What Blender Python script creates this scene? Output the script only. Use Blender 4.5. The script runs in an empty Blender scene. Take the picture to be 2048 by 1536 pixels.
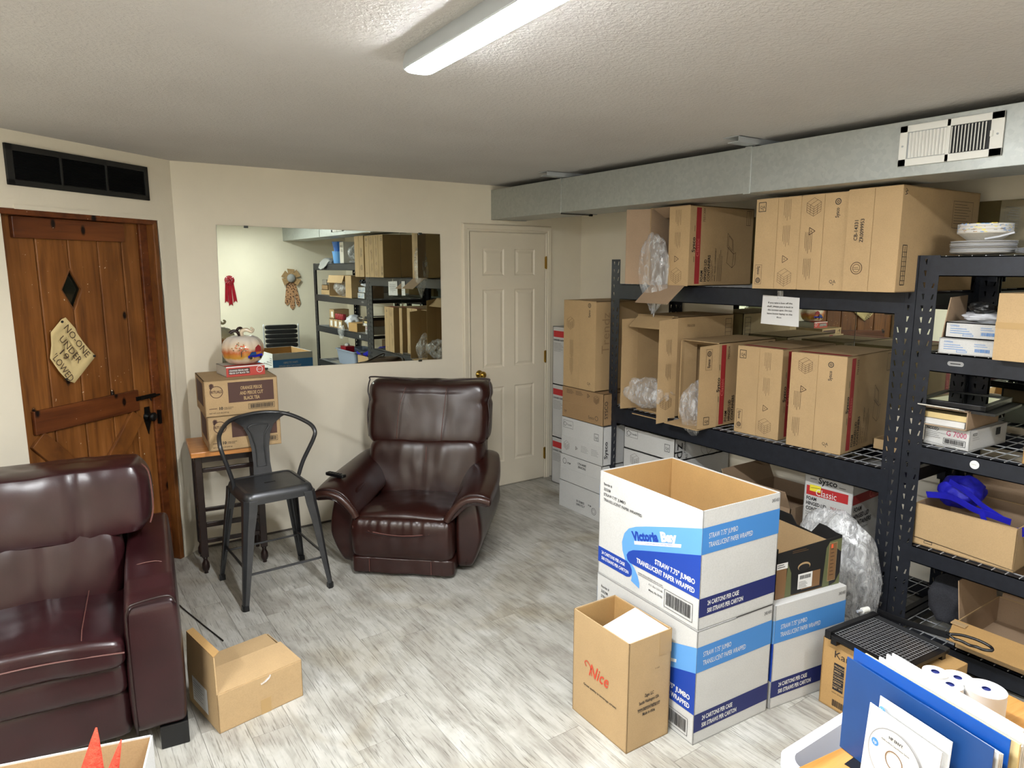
import bpy, bmesh, math, random
from mathutils import Vector, Matrix, noise
R = math.radians
random.seed(7)
sc = bpy.context.scene
COL = sc.collection
# ---------------------------------------------------------------- camera, world, exposure
cam_d = bpy.data.cameras.new('camera'); cam = bpy.data.objects.new('camera', cam_d); COL.objects.link(cam)
cam.location = (0, 0, 1.75); cam.rotation_euler = (R(90 - 9.5), 0, R(-34.4))
cam_d.sensor_width = 36; cam_d.lens = 1396 / 2048 * 36; cam_d.clip_start = .05
sc.camera = cam
world = bpy.data.worlds.new('world'); sc.world = world; world.use_nodes = True
world.node_tree.nodes['Background'].inputs[0].default_value = (.9, .92, 1, 1)
world.node_tree.nodes['Background'].inputs[1].default_value = .05
sc.view_settings.view_transform = 'Standard'; sc.view_settings.look = 'None'
sc.view_settings.gamma = 1; sc.view_settings.use_curve_mapping = False
sc.view_settings.exposure = 1.0
LAMP = 152.0         # emission strength of the ceiling fixtures' diffusers
D = 4.549            # y of the wall with the mirror
XR = 3.81            # x of the wall behind the shelves
CZ = 2.355           # ceiling height
YF = -.74            # y of the wall behind the camera
XL = -1.9

# ---------------------------------------------------------------- materials
def lin(h):
    h = h.lstrip('#'); c = [int(h[i:i + 2], 16) / 255 for i in (0, 2, 4)]
    return tuple((x / 12.92 if x <= .04045 else ((x + .055) / 1.055) ** 2.4) for x in c) + (1,)
MATS = {}
def newmat(name):
    m = bpy.data.materials.new(name); m.use_nodes = True; MATS[name] = m
    nt = m.node_tree; return m, nt, nt.nodes['Principled BSDF']
def N(nt, t, **kw):
    n = nt.nodes.new(t)
    for k, v in kw.items(): setattr(n, k, v)
    return n
def vec(nt, kind='Object', scale=(1, 1, 1), rnd=0):
    tc = N(nt, 'ShaderNodeTexCoord'); mp = N(nt, 'ShaderNodeMapping')
    if kind == 'World':
        g = N(nt, 'ShaderNodeNewGeometry'); src = g.outputs['Position']
    else: src = tc.outputs['Object']
    if rnd:
        oi = N(nt, 'ShaderNodeObjectInfo'); a = N(nt, 'ShaderNodeVectorMath', operation='ADD')
        ml = N(nt, 'ShaderNodeMath', operation='MULTIPLY'); ml.inputs[1].default_value = rnd
        nt.links.new(oi.outputs['Random'], ml.inputs[0]); nt.links.new(src, a.inputs[0]); nt.links.new(ml.outputs[0], a.inputs[1]); src = a.outputs[0]
    nt.links.new(src, mp.inputs[0]); mp.inputs['Scale'].default_value = scale
    return mp.outputs[0]
def ramp(nt, fac, stops):
    r = N(nt, 'ShaderNodeValToRGB'); e = r.color_ramp.elements
    while len(e) < len(stops): e.new(.5)
    for i, (p, c) in enumerate(stops): e[i].position = p; e[i].color = c if len(c) == 4 else (*c, 1)
    nt.links.new(fac, r.inputs[0]); return r.outputs[0]
def noi(nt, v, scale, detail=4, rough=.6, dist=0):
    n = N(nt, 'ShaderNodeTexNoise'); n.inputs['Scale'].default_value = scale; n.inputs['Detail'].default_value = detail
    n.inputs['Roughness'].default_value = rough; n.inputs['Distortion'].default_value = dist
    nt.links.new(v, n.inputs['Vector']); return n.outputs[0]
def bump(nt, b, h, strength, dist=.01, prev=None):
    n = N(nt, 'ShaderNodeBump'); n.inputs['Strength'].default_value = strength; n.inputs['Distance'].default_value = dist
    nt.links.new(h, n.inputs['Height'])
    if prev: nt.links.new(prev, n.inputs['Normal'])
    nt.links.new(n.outputs[0], b.inputs['Normal']); return n.outputs[0]
def mixc(nt, f, a, b_, typ='MIX'):
    m = N(nt, 'ShaderNodeMix', data_type='RGBA', blend_type=typ)
    for s, i in ((f, 0), (a, 6), (b_, 7)):
        if isinstance(s, (int, float)): m.inputs[i].default_value = s
        elif isinstance(s, tuple): m.inputs[i].default_value = s
        else: nt.links.new(s, m.inputs[i])
    return m.outputs[2]
def mat(name, col, rough=.5, metal=0, vs=0, va=.1, bs=0, bst=.2, bd=.004, spec=.5, kind='Object', stretch=(1, 1, 1)):
    m, nt, b = newmat(name); c = lin(col) if isinstance(col, str) else col
    b.inputs['Base Color'].default_value = c; b.inputs['Roughness'].default_value = rough; b.inputs['Metallic'].default_value = metal
    b.inputs['Specular IOR Level'].default_value = spec
    if vs:
        n = noi(nt, vec(nt, kind, stretch, 9), vs)
        lo = tuple(x * (1 - va) for x in c[:3]) + (1,); hi = tuple(min(1, x * (1 + va)) for x in c[:3]) + (1,)
        nt.links.new(ramp(nt, n, [(.3, lo), (.7, hi)]), b.inputs['Base Color'])
    if bs: bump(nt, b, noi(nt, vec(nt, kind), bs), bst, bd)
    return m
paint = mat('cream_paint', '#e4dcc9', .62, vs=1.6, va=.05, bs=90, bst=.12, kind='World')
doorpaint = mat('door_paint', '#dfd6c2', .42, vs=3, va=.03, bs=60, bst=.05)
# ceiling: knock-down texture
m, nt, b = newmat('ceiling_paint'); b.inputs['Roughness'].default_value = .75
v = vec(nt, 'World'); nt.links.new(ramp(nt, noi(nt, v, 1.3), [(.3, lin('#b9b6b3')), (.7, lin('#c2c0bd'))]), b.inputs['Base Color'])
bump(nt, b, ramp(nt, noi(nt, v, 75, 3, .6), [(.42, (0, 0, 0)), (.62, (1, 1, 1))]), .32, .005)
# floor planks: whitewashed wood print, grain along y
m, nt, b = newmat('plank_vinyl'); v = vec(nt, 'World', (1, .04, 1), 7); v2 = vec(nt, 'World', (1, .6, 1), 5)
g1 = noi(nt, v, 210, 4, .6, .3); g2 = noi(nt, v2, 5, 5, .6, .8); g3 = noi(nt, vec(nt, 'World', (1, .14, 1), 3), 42, 3, .5)
base = ramp(nt, g2, [(.3, lin('#96928a')), (.5, lin('#adaba3')), (.68, lin('#bdbcb6'))])
dark = ramp(nt, g1, [(.34, lin('#7f7b73')), (.44, (1, 1, 1, 1))])
c = mixc(nt, .62, base, dark, 'MULTIPLY')
c = mixc(nt, .28, c, ramp(nt, g3, [(.38, lin('#8d897f')), (.5, (1, 1, 1, 1))]), 'MULTIPLY')
st = ramp(nt, noi(nt, vec(nt, 'World'), 1.7, 3, .5, 1), [(.52, (1, 1, 1, 1)), (.72, lin('#d8ccb4'))])
c = mixc(nt, .7, c, st, 'MULTIPLY'); nt.links.new(c, b.inputs['Base Color']); b.inputs['Roughness'].default_value = .42
bump(nt, b, g1, .12, .002)
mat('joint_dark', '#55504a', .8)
def woodmat(name, c1, c2, c3, stretch, knots=True, rough=.38, scale=28):
    m, nt, b = newmat(name); v = vec(nt, 'Object', stretch, 3)
    g = noi(nt, v, scale, 5, .6, .4); big = noi(nt, vec(nt, 'Object', tuple(.3 + .2 * s for s in stretch), 4), 5, 3)
    c = ramp(nt, g, [(.3, lin(c1)), (.5, lin(c2)), (.7, lin(c3))])
    c = mixc(nt, .5, c, ramp(nt, big, [(.35, lin('#8a6a50')), (.6, (1, 1, 1, 1))]), 'MULTIPLY')
    if knots:
        vo = N(nt, 'ShaderNodeTexVoronoi'); vo.inputs['Scale'].default_value = 3.0; vo.voronoi_dimensions = '2D'; s3 = N(nt, 'ShaderNodeSeparateXYZ'); c3 = N(nt, 'ShaderNodeCombineXYZ'); nt.links.new(vec(nt, 'Object', (1.5, 1, .8)), s3.inputs[0]); nt.links.new(s3.outputs[0], c3.inputs[0]); nt.links.new(s3.outputs[2], c3.inputs[1]); nt.links.new(c3.outputs[0], vo.inputs['Vector'])
        c = mixc(nt, 1, c, ramp(nt, vo.outputs['Distance'], [(.035, lin('#2a140a')), (.075, (1, 1, 1, 1))]), 'MULTIPLY')
        sp = noi(nt, vec(nt, 'Object'), 60, 1); c = mixc(nt, ramp(nt, sp, [(.78, (0, 0, 0)), (.8, (1, 1, 1))]), c, lin('#d9c7ae'))
    nt.links.new(c, b.inputs['Base Color']); b.inputs['Roughness'].default_value = rough; bump(nt, b, g, .1, .002); return m
woodmat('pine_board', '#63391a', '#865324', '#976132', (1, 1, .07))
woodmat('pine_rail', '#4c2512', '#6d3a1a', '#7b4520', (.07, 1, 1))
woodmat('pine_brace', '#553016', '#7a4a20', '#8c5928', (.2, 1, .2), knots=False)
woodmat('stool_wood', '#a9672c', '#c58444', '#d49a58', (.12, 1, 1), knots=False, rough=.3)
woodmat('oak_top', '#a87436', '#c99350', '#d8a766', (.08, 1, 1), knots=False, rough=.35, scale=40)
mat('dark_wood', '#241512', .35, vs=20, va=.25)
# leather
def leather(name, c1, c2):
    m, nt, b = newmat(name); v = vec(nt)
    n1 = noi(nt, v, 7, 4, .6); nt.links.new(ramp(nt, n1, [(.3, lin(c1)), (.7, lin(c2))]), b.inputs['Base Color'])
    b.inputs['Roughness'].default_value = .34; b.inputs['Specular IOR Level'].default_value = .5
    rr = ramp(nt, noi(nt, v, 6, 2), [(.2, (.275, .275, .275)), (.8, (.295, .295, .295))]); nt.links.new(rr, b.inputs['Roughness'])
    p = bump(nt, b, noi(nt, v, 6, 1, .3, 0), .16, .015); bump(nt, b, noi(nt, v, 190, 2), .18, .001, p)
leather('leather_sofa', '#240e11', '#2e1316'); leather('leather_recliner', '#230d0b', '#2c130f'); leather('leather_trim', '#301a15', '#3a221b')
mat('stitch', '#5e3a34', .5); mat('piping_leather', '#22100f', .35)
mat('black_plastic', '#0c0c0e', .35); mat('black_matte', '#0b0b0c', .7)
mat('gunmetal', '#4c4d4f', .34, .7, vs=15, va=.12, bs=120, bst=.04)
mat('rack_steel', '#23262e', .42, .35, vs=25, va=.2, bs=200, bst=.06)
mat('wire_steel', '#c4c7cb', .35, .4)
# galvanised
m, nt, b = newmat('galvanised'); v = vec(nt); vo = N(nt, 'ShaderNodeTexVoronoi'); vo.inputs['Scale'].default_value = 60; nt.links.new(v, vo.inputs['Vector'])
nt.links.new(ramp(nt, vo.outputs['Color'], [(.2, lin('#a6aaa7')), (.8, lin('#aeb2ae'))]), b.inputs['Base Color']); b.inputs['Metallic'].default_value = .55
nt.links.new(ramp(nt, noi(nt, v, 6), [(.3, (.34, .34, .34)), (.7, (.5, .5, .5))]), b.inputs['Roughness'])
mat('white_enamel', '#d8d8d2', .4); mat('grey_enamel', '#a6abae', .4); mat('vent_black', '#1a1a18', .6); mat('vent_dark', '#0a0b0e', .5)
mat('brass', '#b08d3e', .25, .9); mat('black_iron', '#121211', .45, .6)
m, nt, b = newmat('mirror_silver'); b.inputs['Metallic'].default_value = 1; b.inputs['Roughness'].default_value = .005; b.inputs['Base Color'].default_value = (.68, .74, .67, 1)
mat('mirror_edge', '#2b2f2a', .3)
mat('diamond_glass', '#10140f', .06, spec=.8)
def board(name, c, va=.07):
    m, nt, b = newmat(name); cc = lin(c); v = vec(nt, 'Object', (1, 1, 1), 6)
    n = noi(nt, v, 4, 5, .65); lo = tuple(x * (1 - va) for x in cc[:3]); hi = tuple(min(1, x * (1 + va)) for x in cc[:3])
    col = ramp(nt, n, [(.3, lo), (.7, hi)]); fib = ramp(nt, noi(nt, v, 240, 2), [(.3, (.90, .90, .90)), (.6, (1, 1, 1))])
    nt.links.new(mixc(nt, 1, col, fib, 'MULTIPLY'), b.inputs['Base Color']); b.inputs['Roughness'].default_value = .78
    w = N(nt, 'ShaderNodeTexWave'); w.inputs['Scale'].default_value = 60; w.inputs['Distortion'].default_value = 1; w.bands_direction = 'X'
    nt.links.new(v, w.inputs[0]); p = bump(nt, b, w.outputs[0], .05, .001); bump(nt, b, n, .25, .01, p); return m
board('kraft', '#b0946c'); board('kraft_dark', '#987a56'); board('kraft_gold', '#ab8754'); board('kraft_inside', '#ab8858'); board('kraft_dull', '#9b836a')
board('white_board', '#c3c3c1', .04); board('pale_board', '#c4bfb4', .04); board('grey_board', '#8b857b')
for n_, c_ in dict(ink_black='#17161a', ink_brown='#4a3524', ink_faint='#8f7352', ink_red='#b3272a', ink_red2='#96282a', ink_redtxt='#c96a62', ink_lblue='#5c96d2', ink_dblue='#123c9c', ink_navy='#13205f', ink_white='#dcdcda',
                   ink_sky='#3f80c4', ink_teal='#3d87b0', ink_grey='#8c8c8c', ink_nice='#c2452c', ink_yellow='#e8d83a', ink_rituals='#4a2e26', ink_orange='#e8603a', ink_camo='#5c6140', ink_tan='#7a5a3a', ink_redbox='#b8453c', ink_magenta='#b03060').items():
    mat(n_, c_, .6)
mat('clear_tape', '#a88a5c', .3); mat('paper', '#cccbc9', .7, vs=8, va=.03); mat('tan_paper', '#d3bd88', .8, vs=14, va=.08, bs=20, bst=.3)
mat('folder_blue', '#173f78', .4, vs=8, va=.08); mat('folder_blue_bright', '#0d4a9c', .35, vs=8, va=.06)
mat('white_plastic', '#c9ccd4', .35); mat('grey_plastic', '#8f9bb0', .4); mat('blue_plastic', '#2b62b0', .35)
mat('red_felt', '#d9452f', .9, vs=120, va=.35, bs=150, bst=.8, bd=.01)
mat('blue_fabric', '#1414a8', .6, vs=20, va=.2, bs=60, bst=.2); mat('red_ribbon', '#8c1020', .3, vs=25, va=.15); mat('burlap', '#a98a62', .9, vs=90, va=.3, bs=120, bst=.5)
m, nt, b = newmat('leopard'); b.inputs['Roughness'].default_value = .7
vo = N(nt, 'ShaderNodeTexVoronoi'); vo.inputs['Scale'].default_value = 42; nt.links.new(vec(nt), vo.inputs['Vector'])
nt.links.new(ramp(nt, vo.outputs['Distance'], [(.3, lin('#4d2b1a')), (.45, lin('#b98d66'))]), b.inputs['Base Color'])
def film(name, alpha, col='#f2f4f6', rough=.12):
    m, nt, b = newmat(name); b.inputs['Base Color'].default_value = lin(col); b.inputs['Roughness'].default_value = rough; b.inputs['Specular IOR Level'].default_value = .9
    f = ramp(nt, noi(nt, vec(nt, 'Object', (1, 1, .45)), 24, 4, .65, 1.5), [(.42, (alpha * .35,) * 3), (.68, (min(1, alpha * 1.7),) * 3)]); nt.links.new(f, b.inputs['Alpha'])
    bump(nt, b, noi(nt, vec(nt, 'Object', (1, 1, .35)), 20, 2, .5, 2.5), .6, .012); return m
film('plastic_film', .26, rough=.08); film('milky_film', .62, '#d6d8da', .16); mat('black_bag', '#17181a', .35, bs=14, bst=.6, bd=.03)
mat('cloth_grey', '#9a9a98', .9, bs=80, bst=.3); mat('ceramic_fall', '#d8c7ac', .12); mat('felt_fabric', '#2b2c32', .9, vs=200, va=.4)
# painted pumpkin glaze: cream sky, orange leaves, yellow ground
m, nt, b = newmat('pumpkin_glaze'); b.inputs['Roughness'].default_value = .1
tc = N(nt, 'ShaderNodeTexCoord'); sx = N(nt, 'ShaderNodeSeparateXYZ'); nt.links.new(tc.outputs['Object'], sx.inputs[0])
mr = N(nt, 'ShaderNodeMapRange'); mr.inputs[1].default_value = 0; mr.inputs[2].default_value = .2; nt.links.new(sx.outputs[2], mr.inputs[0])
ad = N(nt, 'ShaderNodeMath', operation='ADD'); nn = noi(nt, vec(nt), 16, 4, .6); nt.links.new(mr.outputs[0], ad.inputs[0])
mm = N(nt, 'ShaderNodeMath', operation='MULTIPLY_ADD'); nt.links.new(nn, mm.inputs[0]); mm.inputs[1].default_value = .35; mm.inputs[2].default_value = -.17; nt.links.new(mm.outputs[0], ad.inputs[1])
nt.links.new(ramp(nt, ad.outputs[0], [(.12, lin('#cdbfa8')), (.22, lin('#b98f3a')), (.38, lin('#b8673a')), (.52, lin('#d9c4a8')), (.8, lin('#d6cfc6'))]), b.inputs['Base Color'])
def emis(name, col, s):
    m, nt, b = newmat(name); b.inputs['Base Color'].default_value = (1, 1, 1, 1); b.inputs['Emission Color'].default_value = col; b.inputs['Emission Strength'].default_value = s
emis('lamp_lens', (.965, .985, 1, 1), LAMP); emis('lamp_lens_dim', (.965, .985, 1, 1), LAMP * .5)

# ---------------------------------------------------------------- mesh helpers
class MB:
    def __init__(s): s.v = []; s.f = []; s.m = []; s.slots = []
    def slot(s, name):
        if name not in s.slots: s.slots.append(name)
        return s.slots.index(name)
    def add(s, vs, fs, m='kraft'):
        o = len(s.v); k = s.slot(m); s.v += [tuple(p) for p in vs]; s.f += [tuple(o + i for i in f) for f in fs]; s.m += [k] * len(fs); return s
    def box(s, a, b, m='kraft', M=None):
        (x0, y0, z0), (x1, y1, z1) = [min(a[i], b[i]) for i in range(3)], [max(a[i], b[i]) for i in range(3)]
        vs = [(x0, y0, z0), (x1, y0, z0), (x1, y1, z0), (x0, y1, z0), (x0, y0, z1), (x1, y0, z1), (x1, y1, z1), (x0, y1, z1)]
        if M: vs = [M @ Vector(p) for p in vs]
        return s.add(vs, [(3, 2, 1, 0), (4, 5, 6, 7), (0, 1, 5, 4), (1, 2, 6, 5), (2, 3, 7, 6), (3, 0, 4, 7)], m)
    def prism(s, pts, d, m='kraft'):
        """planar loop of 3-D points extruded by vector d"""
        n = len(pts); d = Vector(d); a = [Vector(p) for p in pts]; b_ = [p + d for p in a]
        return s.add(a + b_, [tuple(range(n - 1, -1, -1)), tuple(range(n, 2 * n))] + [(i, (i + 1) % n, n + (i + 1) % n, n + i) for i in range(n)], m)
    def loft(s, loops, m='kraft', cap=True, closed=True):
        n = len(loops[0]); vs = [p for l in loops for p in l]; fs = []
        for j in range(len(loops) - 1):
            for i in range(n if closed else n - 1):
                a = j * n + i; b_ = j * n + (i + 1) % n; fs.append((a, b_, b_ + n, a + n))
        if cap and closed: fs += [tuple(range(n - 1, -1, -1)), tuple(range((len(loops) - 1) * n, len(loops) * n))]
        return s.add(vs, fs, m)
    def tube(s, path, r, m='kraft', n=8, closed=False):
        P = [Vector(p) for p in path]; rr = r if isinstance(r, (list, tuple)) else [r] * len(P); loops = []; prev = None
        for i, p in enumerate(P):
            t = (P[(i + 1) % len(P)] - P[i - 1]) if closed else (P[min(i + 1, len(P) - 1)] - P[max(i - 1, 0)])
            t.normalize()
            if prev is None: a = t.orthogonal().normalized()
            else:
                a = prev - t * prev.dot(t)
                a = a.normalized() if a.length > 1e-6 else t.orthogonal().normalized()
            prev = a; c = t.cross(a); loops.append([p + a * rr[i] * math.cos(2 * math.pi * k / n) + c * rr[i] * math.sin(2 * math.pi * k / n) for k in range(n)])
        if closed: loops.append(loops[0])
        return s.loft(loops, m, cap=not closed)
    def lathe(s, prof, m='kraft', n=24, c=(0, 0, 0)):
        return s.loft([[(c[0] + r * math.cos(2 * math.pi * k / n), c[1] + r * math.sin(2 * math.pi * k / n), c[2] + z) for k in range(n)] for r, z in prof], m)
    def build(s, name, parent=None, smooth=False, bevel=0, M=None, sub=0, loc=None, rot=None):
        me = bpy.data.meshes.new(name); me.from_pydata(s.v, [], s.f)
        for k in s.slots: me.materials.append(MATS[k])
        if len(s.slots) > 1: me.polygons.foreach_set('material_index', s.m)
        if M: me.transform(M)
        bm = bmesh.new(); bm.from_mesh(me)
        if not getattr(s, 'raw', False): bmesh.ops.recalc_face_normals(bm, faces=bm.faces)
        bm.to_mesh(me); bm.free()
        if smooth: me.shade_smooth()
        o = bpy.data.objects.new(name, me); COL.objects.link(o)
        if parent: o.parent = parent
        if loc: o.location = loc
        if rot is not None: o.rotation_euler = (0, 0, rot)
        if bevel: md = o.modifiers.new('bevel', 'BEVEL'); md.width = bevel; md.segments = 2; md.limit_method = 'ANGLE'; md.angle_limit = R(40)
        if sub: md = o.modifiers.new('sub', 'SUBSURF'); md.levels = sub; md.render_levels = sub
        if smooth == 'auto': me.set_sharp_from_angle(angle=R(35))
        return o
def tag(o, label=None, cat=None, group=None, kind=None):
    for k, v_ in (('label', label), ('category', cat), ('group', group), ('kind', kind)):
        if v_: o[k] = v_
    return o
def empty(name, loc, rz=0, label=None, cat=None, group=None):
    o = bpy.data.objects.new(name, None); COL.objects.link(o); o.location = loc; o.rotation_euler = (0, 0, rz); o.empty_display_size = .05
    return tag(o, label, cat, group)
def struct(mb, name, parent=None, **k):
    o = mb.build(name, parent, **k)
    if not parent: o['kind'] = 'structure'
    return o
def cubegrid(n):
    """points of a subdivided cube surface and its quads, shared vertices"""
    idx = {}; vs = []; fs = []
    def g(p):
        k = tuple(round(c * n) for c in p)
        if k not in idx: idx[k] = len(vs); vs.append(tuple(c / n * 2 - 1 for c in k))
        return idx[k]
    for ax in range(3):
        for side in (0, 1):
            for i in range(n):
                for j in range(n):
                    q = []
                    for (a, c) in ((i, j), (i + 1, j), (i + 1, j + 1), (i, j + 1)):
                        p = [0, 0, 0]; p[ax] = side; p[(ax + 1) % 3] = a / n; p[(ax + 2) % 3] = c / n; q.append(g(p))
                    fs.append(tuple(q))
    return vs, fs
_cg = {}
def pillow(lo, hi, m, e=6, n=22, fn=None, wr=0, ws=6, seed=0):
    """rounded box between corners lo and hi (superellipsoid exponent e), optional deformation and wrinkles"""
    if n not in _cg: _cg[n] = cubegrid(n)
    vs, fs = _cg[n]; c = [(a + b_) / 2 for a, b_ in zip(lo, hi)]; h = [(b_ - a) / 2 for a, b_ in zip(lo, hi)]; out = []
    ee = e if isinstance(e, (tuple, list)) else (e, e, e)
    for p in vs:
        mx = max(abs(x) for x in p); em = sum(ee) / 3
        k = sum(abs(x) ** ee[i] for i, x in enumerate(p)) ** (1 / em); q = [x * mx / k for x in p]
        w = Vector([c[i] + q[i] * h[i] for i in range(3)])
        if wr:
            nn_ = noise.noise(Vector((w.x * ws + seed, w.y * ws, w.z * ws * .6))); n2 = noise.noise(Vector((w.x * ws * 2.6, w.y * ws * 2.2 + seed, w.z * ws)))
            d = Vector(q).normalized(); w += d * wr * (nn_ + .45 * n2)
        if fn: w = Vector(fn(w, p))
        out.append(w)
    mb = MB(); mb.add(out, fs, m); return mb
def smooth_path(pts, k=6):
    P = [Vector(p) for p in pts]; out = []
    for i in range(len(P) - 1):
        p0, p1, p2, p3 = P[max(i - 1, 0)], P[i], P[i + 1], P[min(i + 2, len(P) - 1)]
        for j in range(k):
            t = j / k; out.append(.5 * ((2 * p1) + (-p0 + p2) * t + (2 * p0 - 5 * p1 + 4 * p2 - p3) * t * t + (-p0 + 3 * p1 - 3 * p2 + p3) * t ** 3))
    out.append(P[-1]); return out
# ---------------------------------------------------------------- printing on faces
_tx = {}
def text_geo(s, bold=0, shear=0):
    k = (s, bold, shear)
    if k not in _tx:
        cu = bpy.data.curves.new('t', 'FONT'); cu.body = s; cu.resolution_u = 2; cu.offset = bold; cu.shear = shear; cu.fill_mode = 'FRONT'
        ob = bpy.data.objects.new('t', cu); me = bpy.data.meshes.new_from_object(ob)
        vs = [tuple(v_.co) for v_ in me.vertices]; fs = [tuple(p.vertices) for p in me.polygons]
        bpy.data.objects.remove(ob); bpy.data.curves.remove(cu); bpy.data.meshes.remove(me)
        x0 = min(v_[0] for v_ in vs); x1 = max(v_[0] for v_ in vs)
        _tx[k] = ([(v_[0] - x0, v_[1]) for v_ in vs], fs, x1 - x0)
    return _tx[k]
class Print(MB):
    raw = True
    def __init__(s, sx=1, sy=1, h=1, lift=.0009):
        MB.__init__(s); s.dim = (sx, sy, h); s.lift = lift; s.layer = 0; s.face('-x')
    def frame(s, O, U, V):
        s.O = Vector(O); s.U = Vector(U).normalized(); s.V = Vector(V).normalized(); s.N = s.U.cross(s.V); s.layer = 0; return s
    def face(s, f):
        sx, sy, h = s.dim; z = (0, 0, 1)
        O, U, V = {'-x': ((0, sy, 0), (0, -1, 0), z), '+x': ((sx, 0, 0), (0, 1, 0), z), '-y': ((0, 0, 0), (1, 0, 0), z), '+y': ((sx, sy, 0), (-1, 0, 0), z), '+z': ((0, 0, h), (1, 0, 0), (0, 1, 0))}[f]
        return s.frame(O, U, V)
    def at(s, u, v_, l=0): return s.O + s.U * u + s.V * v_ + s.N * (s.lift + .00025 * l)
    def poly(s, pts, m, l=0): s.add([s.at(u, v_, l) for u, v_ in pts], [tuple(range(len(pts)))], m); return s
    def rect(s, u0, v0, u1, v1, m, l=0): return s.poly([(u0, v0), (u1, v0), (u1, v1), (u0, v1)], m, l)
    def frame_rect(s, u0, v0, u1, v1, m, w=.0025, l=1):
        for a in ((u0, v0, u1, v0 + w), (u0, v1 - w, u1, v1), (u0, v0, u0 + w, v1), (u1 - w, v0, u1, v1)): s.rect(*a, m, l)
        return s
    def stroke(s, pts, w, m, l=4, closed=False):
        P = [Vector(p) for p in pts]
        if closed: P.append(P[0])
        for a, b_ in zip(P, P[1:]):
            d = b_ - a
            if d.length < 1e-6: continue
            n = Vector((-d.y, d.x)).normalized() * w / 2; s.poly([a - n, b_ - n, b_ + n, a + n], m, l)
        return s
    def text(s, t, u, v_, h, m='ink_black', rot=0, w=None, bold=0, shear=0, l=4):
        vs, fs, W = text_geo(t, bold, shear); k = h / .72; kx = (w / W) if w else k; c, sn = math.cos(R(rot)), math.sin(R(rot))
        s.add([s.at(u + (x * kx) * c - (y * k) * sn, v_ + (x * kx) * sn + (y * k) * c, l) for x, y in vs], fs, m); return s
    def lines(s, u, v_, n, ln, m='ink_brown', rot=0, w=.0016, gap=.007):
        for i in range(n):
            L = ln * (.75 + .25 * ((i * 37) % 5) / 4); a = Vector((0, -i * gap)); b_ = Vector((L, -i * gap)); r2 = Matrix.Rotation(R(rot), 2)
            s.stroke([Vector((u, v_)) + r2 @ a, Vector((u, v_)) + r2 @ b_], w, m)
        return s
    def circle(s, u, v_, r, m, w=.002, n=18): return s.stroke([(u + r * math.cos(2 * math.pi * k / n), v_ + r * math.sin(2 * math.pi * k / n)) for k in range(n)], w, m, closed=True)
    def recycle(s, u, v_, r, m='ink_brown'):
        s.stroke([(u + r * math.cos(2 * math.pi * k / 3), v_ + r * math.sin(2 * math.pi * k / 3)) for k in range(3)], .003, m, closed=True)
        return s.circle(u, v_, r * .12, m)
    def cube(s, u, v_, r, m='ink_brown', g=4):
        w = .0014; A = [(u + r * math.cos(R(a)), v_ + r * math.sin(R(a))) for a in (90, 30, -30, -90, -150, 150)]; c = (u, v_)
        s.stroke(A, w, m, closed=True)
        for k in (1, 3, 5): s.stroke([A[k], c], w, m)
        for i in range(1, g):
            t = i / g; L = lambda p, q: (p[0] + (q[0] - p[0]) * t, p[1] + (q[1] - p[1]) * t)
            s.stroke([L(A[5], A[4]), L(c, A[3]), L(A[1], A[2])], w, m)
            if i == g // 2: s.stroke([L(A[5], c), L(A[4], A[3])], w, m); s.stroke([L(c, A[1]), L(A[3], A[2])], w, m); s.stroke([L(A[0], A[1]), L(A[5], c)], w, m)
        return s
    def barcode(s, u, v_, w, h, m='ink_black', frame=True, rot=0):
        rnd = random.Random(int(w * 1e4)); x = 0; r2 = Matrix.Rotation(R(rot), 2); o = Vector((u, v_))
        def q(a, b_, c, d): s.poly([o + r2 @ Vector(p) for p in ((a, b_), (c, b_), (c, d), (a, d))], m, 4)
        while x < w * .88:
            bw = rnd.choice((.0012, .0018, .003)); q(w * .06 + x, h * .15, w * .06 + x + bw, h * .88); x += bw + rnd.choice((.0012, .002))
        if frame: s.stroke([o + r2 @ Vector(p) for p in ((0, 0), (w, 0), (w, h), (0, h))], .0018, m, closed=True)
        return s
    def done(s, parent, name='printing'):
        if s.v: o = s.build(name, parent); o['kind'] = 'stuff'; return o

# ================================================================ SETTING
LA = R(38.8)                                   # the wall with the wooden door
def wall_y(x): return D - (.73 - x) * math.tan(LA)
fl = struct(MB().box((XL - .1, YF - .1, -.06), (XR + .12, D + .12, -.0045), 'joint_dark'), 'floor')
full = None; PW, PL = .152, 1.22
for i in range(int((XR - XL) / PW) + 1):
    x0 = XL + i * PW; x1 = min(x0 + PW, XR); y = YF - random.random() * PL
    if i in (16, 17): y = YF - (.41 if i == 16 else .77)
    while y < D:
        a, b_ = max(y, YF), min(y + PL, D); y += PL
        if b_ - a < .02: continue
        if x1 < .73 and a > wall_y(x1) + .05: continue
        if x1 < .73: b_ = min(b_, wall_y(x1) + .02) if wall_y(x1) + .02 > a + .05 else b_
        g = .0006
        if abs((b_ - a) - PL) < 1e-4 and x1 - x0 > PW - 1e-4:
            if full is None:
                full = MB().box((g, g, -.0045), (PW - g, PL - g, 0), 'plank_vinyl').build('plank', fl); o = full
            else: o = bpy.data.objects.new('plank', full.data); COL.objects.link(o); o.parent = fl
            o.location = (x0, a, 0)
        else: MB().box((g, g, -.0045), (x1 - x0 - g, b_ - a - g, 0), 'plank_vinyl').build('plank', fl, loc=(x0, a, 0))
struct(MB().box((XL - .1, YF - .1, CZ), (XR + .12, D + .12, CZ + .1), 'ceiling_paint'), 'ceiling')
struct(MB().box((.73, D, 0), (XR + .12, D + .12, CZ), 'cream_paint'), 'wall_back')
struct(MB().box((XR, YF, 0), (XR + .12, D, CZ), 'cream_paint'), 'wall_right')
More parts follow.
